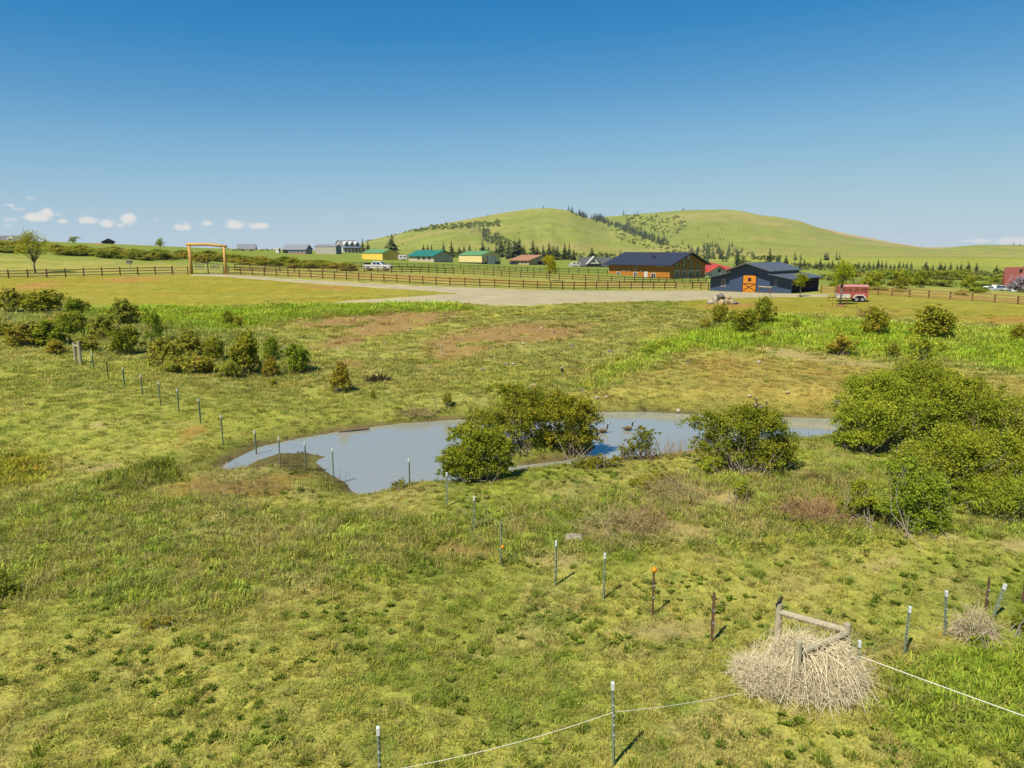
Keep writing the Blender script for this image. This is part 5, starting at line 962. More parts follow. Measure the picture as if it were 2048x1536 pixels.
def goose(px, py, z, rz, label, stand, low=False):
    if stand: p = np.array(gnd(px, py))
    else: p = at_z(px, py, WATER)
    h0 = .32 if stand else .06
    pts = [(-.48, 0, h0 + .12), (-.36, 0, h0 + .12), (-.18, 0, h0 + .10), (.05, 0, h0 + .10), (.22, 0, h0 + .16), (.29, 0, h0 + .28), (.31, 0, h0 + .42), (.33, 0, h0 + .55), (.38, 0, h0 + .61), (.44, 0, h0 + .60), (.51, 0, h0 + .58)]
    rad = [.02, .07, .15, .17, .13, .06, .045, .042, .058, .045, .015]; cols = [BK, WHT, BRN, BRN, TNN, BK, BK, BK, WHT if True else BK, BK, BK]
    o = bird_obj('goose', label, p, rz, pts, rad, cols, .86, cat='goose', group='geese at the pond')
    for sg in (-1, 1):
        wm = MB().tube([(-.42, sg * .05, h0 + .17), (-.2, sg * .13, h0 + .15), (.08, sg * .155, h0 + .13), (.2, sg * .1, h0 + .14)], [.02, .07, .08, .02], 7).build('wing', paint('goose_wing', (112,94,72), .8), o, smooth=True)
        if stand: MB().tube([(-.02, sg * .07, h0), (-.01, sg * .07, .15), (.0, sg * .07, .01), (.09, sg * .07, .01)], [.02, .014, .014, .02], 5).build('leg', M_TRIMD, o)
goose(1206, 866, 0, R(5), 'goose swimming nearest the big island bushes', False); goose(1256, 861, 0, R(0), 'goose swimming behind the sapling', False); goose(1511, 822, 0, R(65), 'goose standing with its back turned on the far bank', True); goose(1526, 826, 0, R(25), 'goose standing nearest the water on the far bank', True)
tp = pa + T[0]; bird_obj('bird', 'small dark bird perched on the wooden brace post', tp - [0, 0, .012], R(30), [(-.14, 0, .0), (-.07, 0, .04), (0, 0, .075), (.045, 0, .115), (.065, 0, .15), (.095, 0, .155), (.125, 0, .152)], [.012, .024, .045, .042, .034, .018, .003], [BK, BK, BK, lin(60,44,30,.5), BK, BK, BK], 1.0)
# far wooden brace
p0 = np.array(gnd(152, 727)); p1 = np.array(gnd(162, 730)); o = thing('wooden_brace', 'grey wooden brace of two posts at the edge of the left brush', 'fence brace', p0); hb = 40 * np.linalg.norm(p0 - CAM) / F
MB().tube([(0, 0, -.2), (0, 0, hb * .9)], .1, 8).build('post', M_WPOST, o); MB().tube([tuple(p1 - p0 - [0, 0, .2]), tuple(p1 - p0 + [0, 0, hb])], .12, 8).build('post', M_WPOST, o); MB().tube([(0, -.02, hb * .78), tuple(p1 - p0 + [0, 0, hb * .8])], .07, 8).build('rail', M_WPOST, o)
# hitching rail, barrel, plank, log, pole on the hill
A = np.array(gnd(1519, 586.5)); Bq = np.array(gnd(1539.5, 588)); o = thing('hitching_rail', 'rough log hitching rail in front of the blue barn', 'rail', A); d = Bq - A; MB().tube([(0, 0, -.2), (0, 0, 1.0)], .09, 8).build('post', M_RUST, o); MB().tube([tuple(d - [0, 0, .2]), tuple(d + [0, 0, 1.0])], .09, 8).build('post', M_RUST, o); MB().tube([tuple(-d * .12 + [0, 0, 1.06]), tuple(d * 1.12 + [0, 0, 1.05])], .1, 8).build('top_log', M_WPOST, o)
p = np.array(gnd(1473, 583)); tag(MB().tube([tuple(p + [0, 0, -.1]), tuple(p + [0, 0, .35]), tuple(p + [0, 0, .7])], [.3, .36, .32], 10).build('wood_stump', M_PEEL), 'pale upright stump beside the orange barn door', 'stump')
a, b_ = at_z(678, 863, WATER + .06), at_z(738, 856.5, WATER + .1); tag(MB().tube([tuple(a), tuple((a + b_) / 2 + [0, 0, .02]), tuple(b_)], [.05, .09, .07], 7).build('log', mat('wet_log', lin(140,120,90,.5), .9, .2, 4)), 'log lying in the shallows along the left shore', 'log')
p = np.array(gnd(944.5, 470)); mm = np.linalg.norm(p - CAM) / F; o = thing('utility_pole', 'thin utility pole on the hillside spur', 'pole', p); MB().tube([(0, 0, -1), (0, 0, 18 * mm)], [.7, .45], 6).build('pole', M_BEIGE, o); MB().box((-2.5, -.2, 16 * mm), (2.5, .2, 16 * mm + .5)).build('crossarm', M_BEIGE, o)
p = np.array(gnd(1148, 1078)); o = tag(MB().hexa([(-.35, -.22, 0), (.3, -.2, .0), (.34, .2, .02), (-.3, .24, .0), (-.3, -.16, .12), (.24, -.18, .14), (.26, .16, .17), (-.26, .18, .15)]).build('flat_rock', mat('pale_slab', lin(190,180,156,.5), .95, .15, 5, bump=.3), bevel=.03), 'flat pale rock in the rough grass below the straw tangle', 'rock'); o.location = p
# float and dark drum in the slope grass
p = np.array(gnd(1124, 746)); o = thing('standpipe', 'short dark standpipe with pale cap on the slope', 'pipe', p); MB().tube([(0, 0, -.1), (0, 0, .38)], .1, 8).build('pipe', M_TRIMD, o); MB().tube([(0, 0, .38), (0, 0, .46)], .11, 8).build('cap', M_BEIGE, o)
# leaning stake in far shore
a = np.array(gnd(876, 826)); tag(MB().tube([tuple(a - [0, 0, .2]), tuple(at_Y(868, 795, a[1]))], .03, 5).build('leaning_stake', M_TP), 'leaning green stake at the far shore', 'stake')
# ------------------------------------------------------------------ rocks
def rock_mesh(seed, m_):
    bm = bmesh.new(); bmesh.ops.create_icosphere(bm, subdivisions=2, radius=.5); rs = RS(seed); pl = unit(rs.normal(0, 1, (9, 3))); dd = rs.uniform(.30, .48, 9)
    for v in bm.verts:
        c = np.array(v.co)
        for n_, d_ in zip(pl, dd):
            t = c @ n_ - d_
            if t > 0: c = c - n_ * t
        v.co = c + rs.normal(0, .012, 3)
    me = bpy.data.meshes.new('rock'); bm.to_mesh(me); bm.free(); me.materials.append(m_); return me
M_RK = [mat('tan_rock', lin(206,180,136,.52), .95, .18, 4, bump=.4), mat('grey_rock', lin(150,144,134,.5), .95, .2, 4, bump=.4), mat('pale_rock', lin(214,202,176,.52), .95, .15, 4, bump=.4)]
RK = [rock_mesh(60 + i, M_RK[i % 3]) for i in range(6)]
pile = [(1421,608,12,11,2,0),(1431,606,9,14,2,0),(1442,608.5,14,11,0,0),(1453,608.5,11,12,3,0),(1463,608,14,11,0,0),(1471,608.5,9,8,4,0),(1478,608,6,4,0,0),(1416,608,5,4,4,0),(1436,600,9,9,1,.25),(1440,596,15,11,1,.75),(1455,600,13,11,3,.35),(1448,602,11,10,4,.3),(1428,602,8,8,4,.2)]
for i, (px, py, w, h, k, lift) in enumerate(pile):
    p = np.array(gnd(px, min(py + lift * 14, 608.5))); mm = np.linalg.norm(p - CAM) / F; o = tag(link('boulder', RK[k]), 'grey boulder on top of the rock pile' if i == 9 else 'boulder in the rock pile on the lawn before the blue barn', 'boulder', None if i == 9 else 'boulders of the rock pile'); o.location = p + [0, 0, h * mm * .32 + lift * .9]; o.scale = (w * mm * 1.2, w * mm * 1.05, h * mm * 1.15); o.rotation_euler = (0, 0, i * 1.3)
st = [(500 + x * .3418, 590 + y * .3418, s) for x, y, s in ((790,287,7),(1885,298,11),(1895,312,7),(1625,350,7),(1500,410,12),(1540,408,9),(1665,540,17),(1645,548,10),(1750,595,11),(1945,558,6),(2030,605,7),(1280,285,6),(1530,185,5),(740,270,5),(515,310,6),(440,325,7),(190,318,12),(370,388,8),(430,432,8),(80,345,8),(1430,370,6),(1215,385,6),(1360,440,9),(1600,290,8),(1820,325,5),(720,735,4),(775,740,4),(830,670,3))] + \
     [(1100 + x * .293, 590 + y * .293, s) for x, y, s in ((940,467,8),(1425,464,11),(760,480,8),(410,387,10),(875,793,11),(1105,757,5),(1210,760,5),(320,705,10),(385,702,9),(220,652,7),(1360,692,8),(1620,670,9),(1960,742,16),(1440,845,10),(1265,775,3))] + [(785,1042,10),(618,1066,8),(793,1048,5),(445,838,4)]
for i, (px, py, s) in enumerate(st):
    p = np.array(gnd(px, py)); mm = np.linalg.norm(p - CAM) / F; o = tag(link('stone', RK[i % 6]), 'loose stone lying in the grass around the pond', 'stone', 'loose stones in the grass'); o.location = p + [0, 0, s * mm * .12]; o.scale = (s * mm * 1.3, s * mm, s * mm * .7); o.rotation_euler = (0, 0, i * 2.1)
rs = RS(71)
for P, n_ in ((Z_D1, 60), (Z_D2, 70)):
    Pn = np.array(P); lo, hi = Pn.min(0), Pn.max(0); c = 0
    while c < n_:
        q = rs.uniform(lo, hi)
        if sd_poly(q[:1], q[1:], P)[0] > .6: continue
        s = rs.uniform(.08, .26) * (1 if rs.rand() > .1 else 1.8); o = tag(link('stone', RK[rs.randint(6)]), 'small stone scattered on the bare brown earth slope', 'stone', 'stones on the bare earth'); o.location = (q[0], q[1], Hs(q[0], q[1]) + s * .15); o.scale = (s * 1.2, s, s * .7); o.rotation_euler = (0, 0, rs.uniform(0, 6)); c += 1
# ------------------------------------------------------------------ bushes round the pond
big_bush(1040, 905, [(0,62,1.2,62,48),(-55,45,.5,50,42),(30,80,2.0,55,38),(-75,25,0,35,30),(-20,105,2.0,40,20)], 301, LG1, 420, 34, .075, 'tall dark bush at the back of the island clump in the pond', 90)
big_bush(955, 962, [(0,52,0,52,50),(-38,40,.2,34,38),(35,50,.3,34,42),(-10,90,.4,42,24),(-55,20,.2,22,20)], 302, LG1, 430, 32, .065, 'round yellow-green bush on the near shore left of the island', 70)
big_bush(1140, 905, [(0,62,0,48,46),(25,55,.2,34,44),(-30,70,.3,36,36),(5,100,.3,38,18),(35,30,0,22,26)], 303, LG1, 380, 32, .07, 'bush leaning over the water at the right end of the island', 70)
big_bush(1278, 920, [(0,40,0,26,24),(-22,30,0,16,14),(20,52,0,17,12),(5,62,0,14,9),(-30,18,0,12,10)], 304, LG1, 100, 15, .06, 'thin sapling bush on the near shore between two bigger bushes', 36, M_BARK)
big_bush(1500, 945, [(-20,72,.6,60,46),(35,60,.3,48,52),(-70,80,1.0,38,36),(0,105,.8,40,24),(60,40,.2,30,34),(30,30,0,40,22)], 305, LG1, 460, 32, .065, 'wide bush with grey stems on the near shore right of the reeds', 160)
big_bush(1725, 900, [(0,62,0,55,55),(60,70,.6,60,56),(-30,40,0,34,40),(30,105,1.2,52,28),(95,60,.2,36,40)], 306, LG2, 560, 32, .07, 'left and nearest mass of the big green thicket by the water', 80)
big_bush(1845, 905, [(0,80,1.8,62,55),(50,70,1.5,50,52),(-45,95,2.0,44,36),(20,118,2.2,44,22)], 307, LG1, 460, 32, .07, 'rounded middle bush of the big green thicket', 70)
big_bush(1895, 900, [(0,120,3.0,44,44),(-12,160,3.2,26,30),(28,150,3.2,26,24),(5,95,2.8,52,36)], 308, LG2, 330, 28, .075, 'tall spiky sapling rising out of the big thicket', 60, M_BARK)
big_bush(1985, 915, [(0,70,1.2,55,56),(40,60,1.0,42,52),(-30,95,1.6,46,34),(55,30,.6,30,30)], 309, LG1, 460, 32, .07, 'right bush of the big thicket behind the grey dead brush', 70)
big_bush(1905, 985, [(0,70,0,62,40),(70,62,.2,56,42),(130,50,.2,50,46),(-50,60,0,44,34),(60,25,-.3,60,22)], 310, LG2, 560, 32, .065, 'low spreading bush at the foot of the big thicket', 120)
big_bush(1830, 1055, [(0,55,0,45,46),(-20,100,.3,30,24),(30,50,.1,34,44),(-40,30,0,24,24),(15,15,-.2,40,14)], 311, LG2, 340, 30, .055, 'yellow-green bush standing in front of the big thicket', 90)
big_bush(1990, 1030, [(0,30,0,50,26),(50,36,.2,44,30),(-45,20,0,34,18)], 312, LG1, 260, 28, .055, 'low dark bush with bare stems at the right edge below the thicket', 110)
big_bush(1715, 1035, [(0,30,0,28,26),(-20,20,0,20,16),(22,22,.1,24,20),(5,55,.2,18,14)], 313, LG1, 140, 24, .05, 'small twiggy bush left of the bush in front of the thicket', 80)
big_bush(1310, 975, [(0,14,0,34,12),(30,20,.2,26,14),(-30,10,0,20,8)], 314, LG1, 130, 18, .045, 'low bramble in the rough grass above the straw tangle', 50)
big_bush(1420, 945, [(0,18,0,22,18),(18,26,.1,18,16),(-12,10,0,14,10)], 315, LG2, 90, 22, .05, 'small bush tucked left of the wide grey-stemmed bush', 26)
big_bush(1480, 1000, [(0,20,0,16,22),(10,40,0,12,14)], 316, LG1, 60, 22, .045, 'upright little bush below the wide grey-stemmed bush', 20)
big_bush(1180, 935, [(0,12,0,24,12),(-22,10,0,16,9),(26,14,0,18,12),(52,12,.1,16,10)], 317, LG1, 120, 20, .045, 'low leafy scrub along the near shore right of the island', 40)
big_bush(805, 978, [(0,10,0,14,10),(-16,8,0,9,7)], 318, LG3, 40, 18, .04, 'little reddish bush at the foot of the pond post', 16)
big_bush(-2, 1195, [(0,20,0,24,22),(14,10,0,14,10)], 319, LG1, 80, 22, .04, 'dark little bush cut off by the left edge', 24, M_DARKBARK)
big_bush(2046, 1258, [(0,20,0,14,20),(-6,8,0,12,10)], 320, LG1, 50, 20, .035, 'twiggy plant under the brown post at the right edge', 20)
big_bush(300, 1252, [(0,7,0,18,7),(22,8,.1,14,8)], 321, LG3, 50, 18, .03, 'low dark weed clump in the near left pasture', 20)
big_bush(1955, 1290, [(0,10,0,14,12)], 322, LG2, 40, 18, .03, 'green weed growing through the small dry tuft', 10)
# ------------------------------------------------------------------ scrub on the slopes
sc = [(22,622,46,34,1),(90,625,70,34,0),(155,628,40,26,3),(245,648,52,40,1),(312,662,26,26,4),(60,690,60,36,1),(105,690,56,40,3),(150,668,44,34,0),(35,688,36,24,4),(205,675,40,36,1),(255,705,50,42,0),(310,686,34,52,5),(175,702,44,30,4),(110,705,34,22,1),(335,730,58,48,1),(375,712,60,44,1),(400,745,60,36,4),(430,722,40,40,0),(490,745,56,70,3),(460,753,44,34,4),(540,752,32,36,1),(545,720,34,40,0),(595,742,46,48,0),(680,782,42,54,1),(545,768,16,14,4),(215,668,26,22,4),(285,640,22,16,4),(455,650,20,26,3),(478,652,22,22,4),(352,742,44,34,4),(130,650,36,24,4),(10,668,40,22,4)]
sc.sort(key=lambda q: q[0]); OR2 = ORD + ['twenty-first', 'twenty-second', 'twenty-third', 'twenty-fourth', 'twenty-fifth', 'twenty-sixth', 'twenty-seventh', 'twenty-eighth', 'twenty-ninth', 'thirtieth', 'thirty-first', 'thirty-second']
for i, (px, py, w, h, k) in enumerate(sc):
    shrub(px, py + 2, w * 1.25, h * 1.22, k, ('lone thorn shrub on the pasture above the pond' if px == 680 else OR2[i] + ' scrub bush counted from the left in the brush on the left slope'), 'shrub', 'scrub on the left slope')
rt = [(1440,648,34,36,0,'small rounded tree-like shrub nearest the rock pile'),(1490,668,50,46,3,'dark dense shrub in the trio below the rock pile'),(1527,648,48,48,0,'tallest shrub of the trio below the rock pile'),(1465,640,28,18,3,'low leafy shrub behind the trio below the rock pile'),(1410,656,28,20,4,'thin scrubby shrub left of the trio below the rock pile'),(1592,658,16,20,1,'tiny sapling left of the wheel tracks'),(1748,668,54,46,0,'shrub in front of the brown brush heap'),(1865,674,74,50,0,'widest shrub on the right slope'),(1682,710,52,44,4,'greyish half-bare shrub right of the wheel tracks'),(1784,714,28,32,4,'small shrub in the bright green grass'),(2036,685,26,30,3,'dark shrub near the right edge of the slope'),(1532,676,24,18,4,'faint shrub beside the dark dense shrub'),(1507,682,12,16,3,'tiny bush below the dark dense shrub')]
for px, py, w, h, k, lab in rt: shrub(px, py, w * 1.12, h * 1.12, k, lab)
for i, (px, py, w, h) in enumerate([(1240,722,40,12),(1290,708,50,14),(1330,692,40,14),(1200,738,34,10),(1265,730,34,10),(1310,700,30,12)]): shrub(px, py, w, h, 2 + i % 2 * 3, 'low green weed clump on the diagonal strip above the pond', 'weeds', 'weed clumps on the diagonal strip')
shrub(895, 812, 26, 36, 4, 'wispy bush at the far shore left of the island'); shrub(745, 798, 14, 22, 1, 'faint bush on the slope left of the far shore')
# brush line behind the left fence and on the right
rs = RS(88)
for i in range(104):
    px = rs.uniform(-30, 705); top = np.interp(px, [0, 100, 215, 350, 500, 600, 740], [482, 484, 493, 498, 506, 513, 530]); bot = np.interp(px, [-30, 50, 350, 600, 740], [504, 507, 525, 538, 543]); h = rs.uniform(10, 16)
    shrub(px, min(bot, top + h + rs.rand() * max(2, bot - top - h)), rs.uniform(28, 52), h, rs.choice([0, 1, 1, 4, 4, 3]), 'shrub in the long brush line behind the left rail fence', 'shrub', 'brush line behind the left fence', rs=rs)
for i in range(46):
    px = rs.uniform(1660, 2060); py = rs.uniform(560, 592) if rs.rand() < .6 else rs.uniform(549, 562); py = min(py, np.interp(px, [1660, 1760, 1850, 2048], [572, 583, 588, 596])); shrub(px, py, rs.uniform(30, 60), rs.uniform(7, 14), rs.choice([0, 2, 5, 2, 1]), 'shrub in the brush beyond the right rail fence', 'shrub', 'brush beyond the right fence', rs=rs)
for px, py, w, h, lab in ((1745,577,40,34,'bright shrub right of the stock trailer'),(1800,577,34,38,'taller bright green shrub beyond the right fence'),(1840,576,36,36,'second bright green shrub beyond the right fence'),(1935,578,26,26,'bright shrub left of the parked white cars')): shrub(px, py, w, h, 2, lab, rs=rs)
o = shrub(2040, 585, 40, 30, 2, 'lilac bush in pale bloom at the dark red barn'); 
for ch in o.children:
    if ch.name.startswith('foliage'):
        me = ch.data.copy(); me.materials.clear(); me.materials.append(leaf_mat('lilac_bloom', [lin(110,128,70,.55), lin(190,180,196,.55), lin(214,206,222,.58)], .3)); ch.data = me
# ------------------------------------------------------------------ broadleaf trees
broadleaf(72, 552, 74, 58, 401, LG2, 'open vase-shaped tree behind the left rail fence', 170, 14, .12, .28, Y=121, vase=True)
broadleaf(1600, 594, 46, 30, 402, LG4, 'young yellow-green tree in front of the blue barn lean-to', 130, 14, .09, .3)
broadleaf(1680, 611, 82, 46, 403, LG4, 'tall yellow-green young tree beside the stock trailer', 210, 13, .085, .42, dens=.9)
broadleaf(1099, 575, 50, 34, 404, LG4, 'yellow-green leafy tree between the fences in front of the log house', 130, 13, .13, .3, Y=140)
broadleaf(322, 509, 20, 20, 405, LG2, 'bright round tree in the brush line left of the log arch', 60, 12, .2, .3, Y=300); broadleaf(148, 498, 14, 18, 406, LG1, 'small round tree over the brush line at far left', 50, 12, .2, .3, Y=300)
o = thing('soil_mound', 'reddish soil mound with a wire hoop under the young tree', 'mound', gnd(1682, 613)); me = RK[0].copy(); me.materials.clear(); me.materials.append(paint('red_soil', (160,110,80), .95)); c = link('mound', me, parent=o); c.scale = (1.5, 1.1, .5)
MB().tube([(-1.1, 0, 0), (-1.15, 0, .8), (-.9, 0, 1.3), (-.3, .1, 1.5), (.3, .1, 1.4), (.75, 0, .8), (.6, -.1, .1)], .03, 5).build('hoop', M_RUST, o)
# ------------------------------------------------------------------ pines
z7 = lambda x, y: (700 + x * .3418, 380 + y * .3418); rs = RS(55)
foot = [(75,288,352,0,470),(105,298,350,1,470),(245,262,352,2,480),(430,322,358,0,520),(455,318,358,1,520),(478,322,358,0,520),(548,306,362,1,500),(595,301,368,1,480),(640,335,370,2,560),(668,328,372,0,560),(700,320,372,0,560),(735,340,375,1,560),(775,304,378,3,560),(810,335,382,2,560),(855,330,388,3,560),(885,300,388,2,600),(930,303,392,1,520),(965,300,392,3,540),(990,288,392,3,540),(1020,320,392,1,560),(1070,298,390,0,560),(1095,330,395,2,560),(1130,328,402,3,520),(1165,313,405,0,520),(1190,330,405,2,520),(1212,328,405,3,520),(1255,316,408,0,520),(1282,318,408,1,520),(1308,348,408,3,520),(1415,338,396,2,520),(1500,364,396,3,520),(1582,350,392,1,560)]
for x, yt, yb, k, Y in foot:
    a, b_ = z7(x, yb); p = at_Y(a, b_, Y); p[2] = Hs(p[0], p[1]); h = max(5.0, at_Y(a, z7(x, yt)[1], Y)[2] - p[2]) * 1.08; conifer(p, h, k, 'dark pine in the row of pines at the foot of the hill', 'pines at the foot of the hill', rs.uniform(1.1, 1.5), rs)
right = [(1100,340,372),(1120,338,372),(1150,345,375),(1170,336,376),(1200,342,376),(1225,338,378),(1248,340,378),(1272,345,378),(1296,338,378),(1318,344,378),(1340,336,378),(1358,342,380),(1378,340,380),(1400,332,380),(1420,340,380),(1442,336,380),(1462,332,380),(1478,336,380),(1500,330,382),(1570,345,384),(1605,346,384),(1640,350,384),(1662,352,384),(1690,352,385),(1740,350,386),(1722,355,386),(1775,348,386),(1815,368,388),(1910,362,392),(985,306,362),(965,320,362),(860,276,336),(897,278,338),(1010,330,365),(1040,345,370),(820,270,300),(665,270,340),(690,285,342),(1062,340,372)]
for x, yt, yb in right:
    a, b_ = 1200 + x * .414, 390 + yb * .414; Y = rs.uniform(400, 470); p = at_Y(a, b_, Y); p[2] = Hs(p[0], p[1]); h = max(5., at_Y(a, 390 + yt * .414, Y)[2] - p[2]) * rs.uniform(.75, 1.3); conifer(p, h, rs.randint(4), 'pine in the row of pines below the right hill', 'pines below the right hill', rs.uniform(1.0, 1.4), rs)
def hillpine(px, py, hpx, lab, grp, k):
    p = np.array(gnd(px, py)); mm = np.linalg.norm(p - CAM) / F; conifer(p, hpx * mm, k, lab, grp, rs.uniform(.9, 1.35), rs, far=True)
crest = [(1087,416,7),(1096,415,9),(1101,415,10),(1107,416,11),(1113,416,9),(1118,416,10),(1125,417,12),(1131,419,11),(1137,421,13),(1143,424,14),(1149,424,12),(1155,426,15),(1163,427,17),(1170,427,13),(1177,428,10),(1187,428,12),(1195,428,11),(1201,428,12),(1216,430,14),(1233,430,16),(1240,430,12),(1247,430,13),(1268,430,8),(1275,429,8),(1366,420,9),(994,426,5),(975,431,4),(860,453,5),(2027,491,8),(2040,491,6)]
for px, py, h in crest: hillpine(px, py + 1, h, 'pine on the skyline of the hills', 'pines on the skyline', rs.randint(3))
for i in range(104):
    t = rs.rand(); px = np.interp(t, [0, .3, .6, 1], [1140, 1195, 1255, 1330]); py = np.interp(t, [0, .3, .6, 1], [428, 444, 466, 494]); hillpine(px + rs.uniform(-3, 14), py - rs.uniform(-1, 8), rs.uniform(9, 15), 'pine in the band of forest down the gully between the hills', 'forest band in the gully', rs.randint(3))
for i in range(36): hillpine(rs.uniform(1380, 1480), rs.uniform(494, 524) + 0, rs.uniform(10, 15), 'pine in the grove on the lower slope behind the log house', 'grove behind the log house', rs.randint(3))
for i in range(26): px = rs.uniform(965, 1030); hillpine(px, np.interp(px, [965, 1030], [462, 505]) + rs.uniform(-10, 16), rs.uniform(9, 17), 'pine in the draw on the left hill', 'pines in the draw', rs.randint(3))
for i in range(18): px = rs.uniform(1500, 1680); hillpine(px, rs.uniform(518, 534), rs.uniform(8, 14), 'pine scattered along the foot of the right hill', 'scattered pines on the right foot slope', rs.randint(3))
for i, (px, py, h) in enumerate(sorted(((1415,475,8),(1408,462,4),(1450,462,4),(1440,480,6),(1365,488,10),(1378,496,8),(1333,480,6),(1316,466,4),(1345,455,4),(1296,452,5),(960,462,8)))): hillpine(px, py, h, OR2[i] + ' lone tree from the left on the open hillside', 'lone hillside trees', 2)
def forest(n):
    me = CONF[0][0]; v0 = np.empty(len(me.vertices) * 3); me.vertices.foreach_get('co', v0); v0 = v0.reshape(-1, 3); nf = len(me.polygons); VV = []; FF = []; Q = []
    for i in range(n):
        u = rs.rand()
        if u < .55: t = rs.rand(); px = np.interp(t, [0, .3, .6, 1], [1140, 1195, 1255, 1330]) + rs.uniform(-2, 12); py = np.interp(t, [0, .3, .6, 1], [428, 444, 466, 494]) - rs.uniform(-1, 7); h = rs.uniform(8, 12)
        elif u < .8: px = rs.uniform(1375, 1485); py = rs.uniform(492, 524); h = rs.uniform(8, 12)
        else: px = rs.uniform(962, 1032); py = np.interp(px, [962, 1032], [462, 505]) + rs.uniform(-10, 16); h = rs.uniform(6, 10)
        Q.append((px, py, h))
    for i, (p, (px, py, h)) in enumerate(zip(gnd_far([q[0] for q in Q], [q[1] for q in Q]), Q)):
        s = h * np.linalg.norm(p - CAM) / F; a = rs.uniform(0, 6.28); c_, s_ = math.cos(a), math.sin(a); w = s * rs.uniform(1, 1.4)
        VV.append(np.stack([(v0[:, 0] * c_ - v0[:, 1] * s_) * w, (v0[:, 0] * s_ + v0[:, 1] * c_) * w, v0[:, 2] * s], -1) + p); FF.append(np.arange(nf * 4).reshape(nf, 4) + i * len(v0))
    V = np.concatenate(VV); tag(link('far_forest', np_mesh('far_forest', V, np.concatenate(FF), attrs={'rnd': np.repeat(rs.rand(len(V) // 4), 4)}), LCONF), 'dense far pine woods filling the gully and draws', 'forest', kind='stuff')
forest(190)
def far_brush(name, zones, label, lm):
    C = []; O = []; S_ = []
    for x0, x1, ya, yb, spread, n, s0, s1 in zones:
        px = rs.uniform(x0, x1, n); PP = gnd_far(px, np.interp(px, [x0, x1], [ya, yb]) + rs.uniform(-spread, spread, n))
        for p in PP:
            mm = np.linalg.norm(p - CAM) / F; s = rs.uniform(s0, s1) * mm; k = 16
            d = unit(rs.normal(0, 1, (k, 3))); d[:, 2] = np.abs(d[:, 2]); C.append(p + d * np.array([s * .75, s * .75, s * .8]) * rs.uniform(.5, 1, (k, 1))); O.append(d); S_ += [s * .34] * k
    C = np.concatenate(C); V, Fq = leaf_quads(rs, C, np.concatenate(O), np.array(S_)[:, None], .8, jit=.5)
    tag(link(name, np_mesh(name, V, Fq, attrs={'rnd': np.repeat(rs.rand(len(C)), 4)}), lm), label, 'brush', kind='stuff')
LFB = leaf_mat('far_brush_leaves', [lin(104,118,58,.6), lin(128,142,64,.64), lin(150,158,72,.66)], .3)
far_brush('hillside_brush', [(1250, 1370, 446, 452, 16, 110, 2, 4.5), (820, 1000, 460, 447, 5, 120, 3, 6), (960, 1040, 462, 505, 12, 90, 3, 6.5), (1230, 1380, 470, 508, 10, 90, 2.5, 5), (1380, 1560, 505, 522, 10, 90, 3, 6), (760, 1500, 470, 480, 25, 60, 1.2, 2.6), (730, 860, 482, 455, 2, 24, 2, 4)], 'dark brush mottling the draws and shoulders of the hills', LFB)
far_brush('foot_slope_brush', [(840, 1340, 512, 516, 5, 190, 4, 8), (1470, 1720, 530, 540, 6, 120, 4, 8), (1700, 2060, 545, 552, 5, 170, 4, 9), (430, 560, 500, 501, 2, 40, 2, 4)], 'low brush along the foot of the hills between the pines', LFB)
def hillshrub(px, py, s, lab, grp): shrub(px, py, s * 1.5, s, rs.choice([0, 2, 5]), lab, 'shrub', grp, rs=rs)
for i in range(46): hillshrub(rs.uniform(1255, 1360), rs.uniform(432, 470), rs.uniform(2.5, 4.5), 'dark shrub dotting the upper slope of the right hill', 'shrubs on the upper right hill')
for i in range(34): px = rs.uniform(830, 1000); hillshrub(px, np.interp(px, [830, 900, 1000], [462, 449, 446]) + rs.uniform(-3, 8), rs.uniform(3, 6), 'shrub along the shoulder of the left hill', 'shrubs on the left hill shoulder')
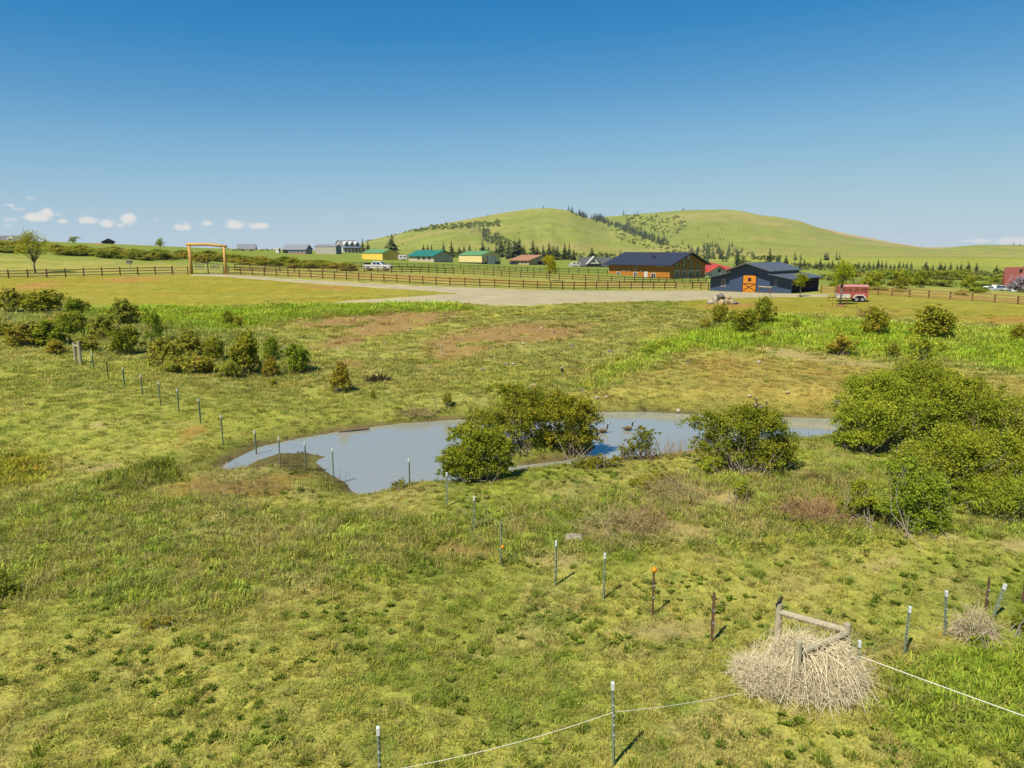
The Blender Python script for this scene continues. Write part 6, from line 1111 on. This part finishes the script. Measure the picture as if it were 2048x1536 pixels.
for i in range(24): hillshrub(rs.uniform(760, 1560), rs.uniform(445, 500), rs.uniform(1.8, 3.2), 'small shrub scattered on the open hillside', 'scattered hillside shrubs')
# ------------------------------------------------------------------ reeds, teasels and loose stalks
def stalks(name, zones, label, m_, lo, hi, w, seed, cat='reeds', bend=.15):
    rs = RS(seed); C = []
    for (x0, x1, y0, y1, n) in zones:
        for i in range(n):
            px = rs.uniform(x0, x1); t = (px - x0) / (x1 - x0); p = np.array(gnd(px, y0 + (y1 - y0) * t + rs.uniform(-5, 5))); h = rs.uniform(lo, hi); d = np.append(rs.normal(0, bend, 2), 1.)
            C.append([p + d * h * t_ + np.append(rs.normal(0, .03, 2), 0) * t_ for t_ in np.linspace(0, 1, 4)])
    o = link(name, ribbon_mesh(name, np.array(C), w, seed), m_); return tag(o, label, cat, kind='stuff')
stalks('reeds', [(1295, 1400, 921, 905, 150), (1240, 1300, 925, 920, 40)], 'dry reddish reeds along the near shore', M_REDTW, .35, 1.1, .008, 61)
stalks('teasel_stalks', [(470, 700, 1000, 975, 70), (90, 480, 1010, 1000, 50), (1580, 1680, 905, 890, 45), (1620, 1720, 960, 1000, 50)], 'dead teasel stalks standing round the pond', M_DARKBARK, .4, 1.1, .005, 62)
stalks('bleached_stalks', [(0, 700, 1090, 1080, 70), (900, 1500, 1060, 1040, 70), (1300, 1700, 980, 1000, 60), (200, 560, 1000, 990, 40)], 'bleached fallen weed stalks in the rough grass', M_STRAWM, .4, 1.2, .006, 63, 'stalks', bend=1.6)
# ------------------------------------------------------------------ thin summer haze between here and the hills
mb = MB().box((-6500, -600, -9), (6500, 9500, 175)); hz_ = mb.build('haze', None); hm = bpy.data.materials.new('haze'); hm.use_nodes = True; t = hm.node_tree; t.nodes.clear()
pv = N(t, 'ShaderNodeVolumePrincipled'); pv.inputs['Density'].default_value = .00005; pv.inputs['Color'].default_value = (.78, .86, 1, 1); ou = N(t, 'ShaderNodeOutputMaterial'); t.links.new(pv.outputs[0], ou.inputs['Volume'])
hz_.data.materials.append(hm); tag(hz_, 'thin pale haze over the far hills', 'haze', kind='stuff')
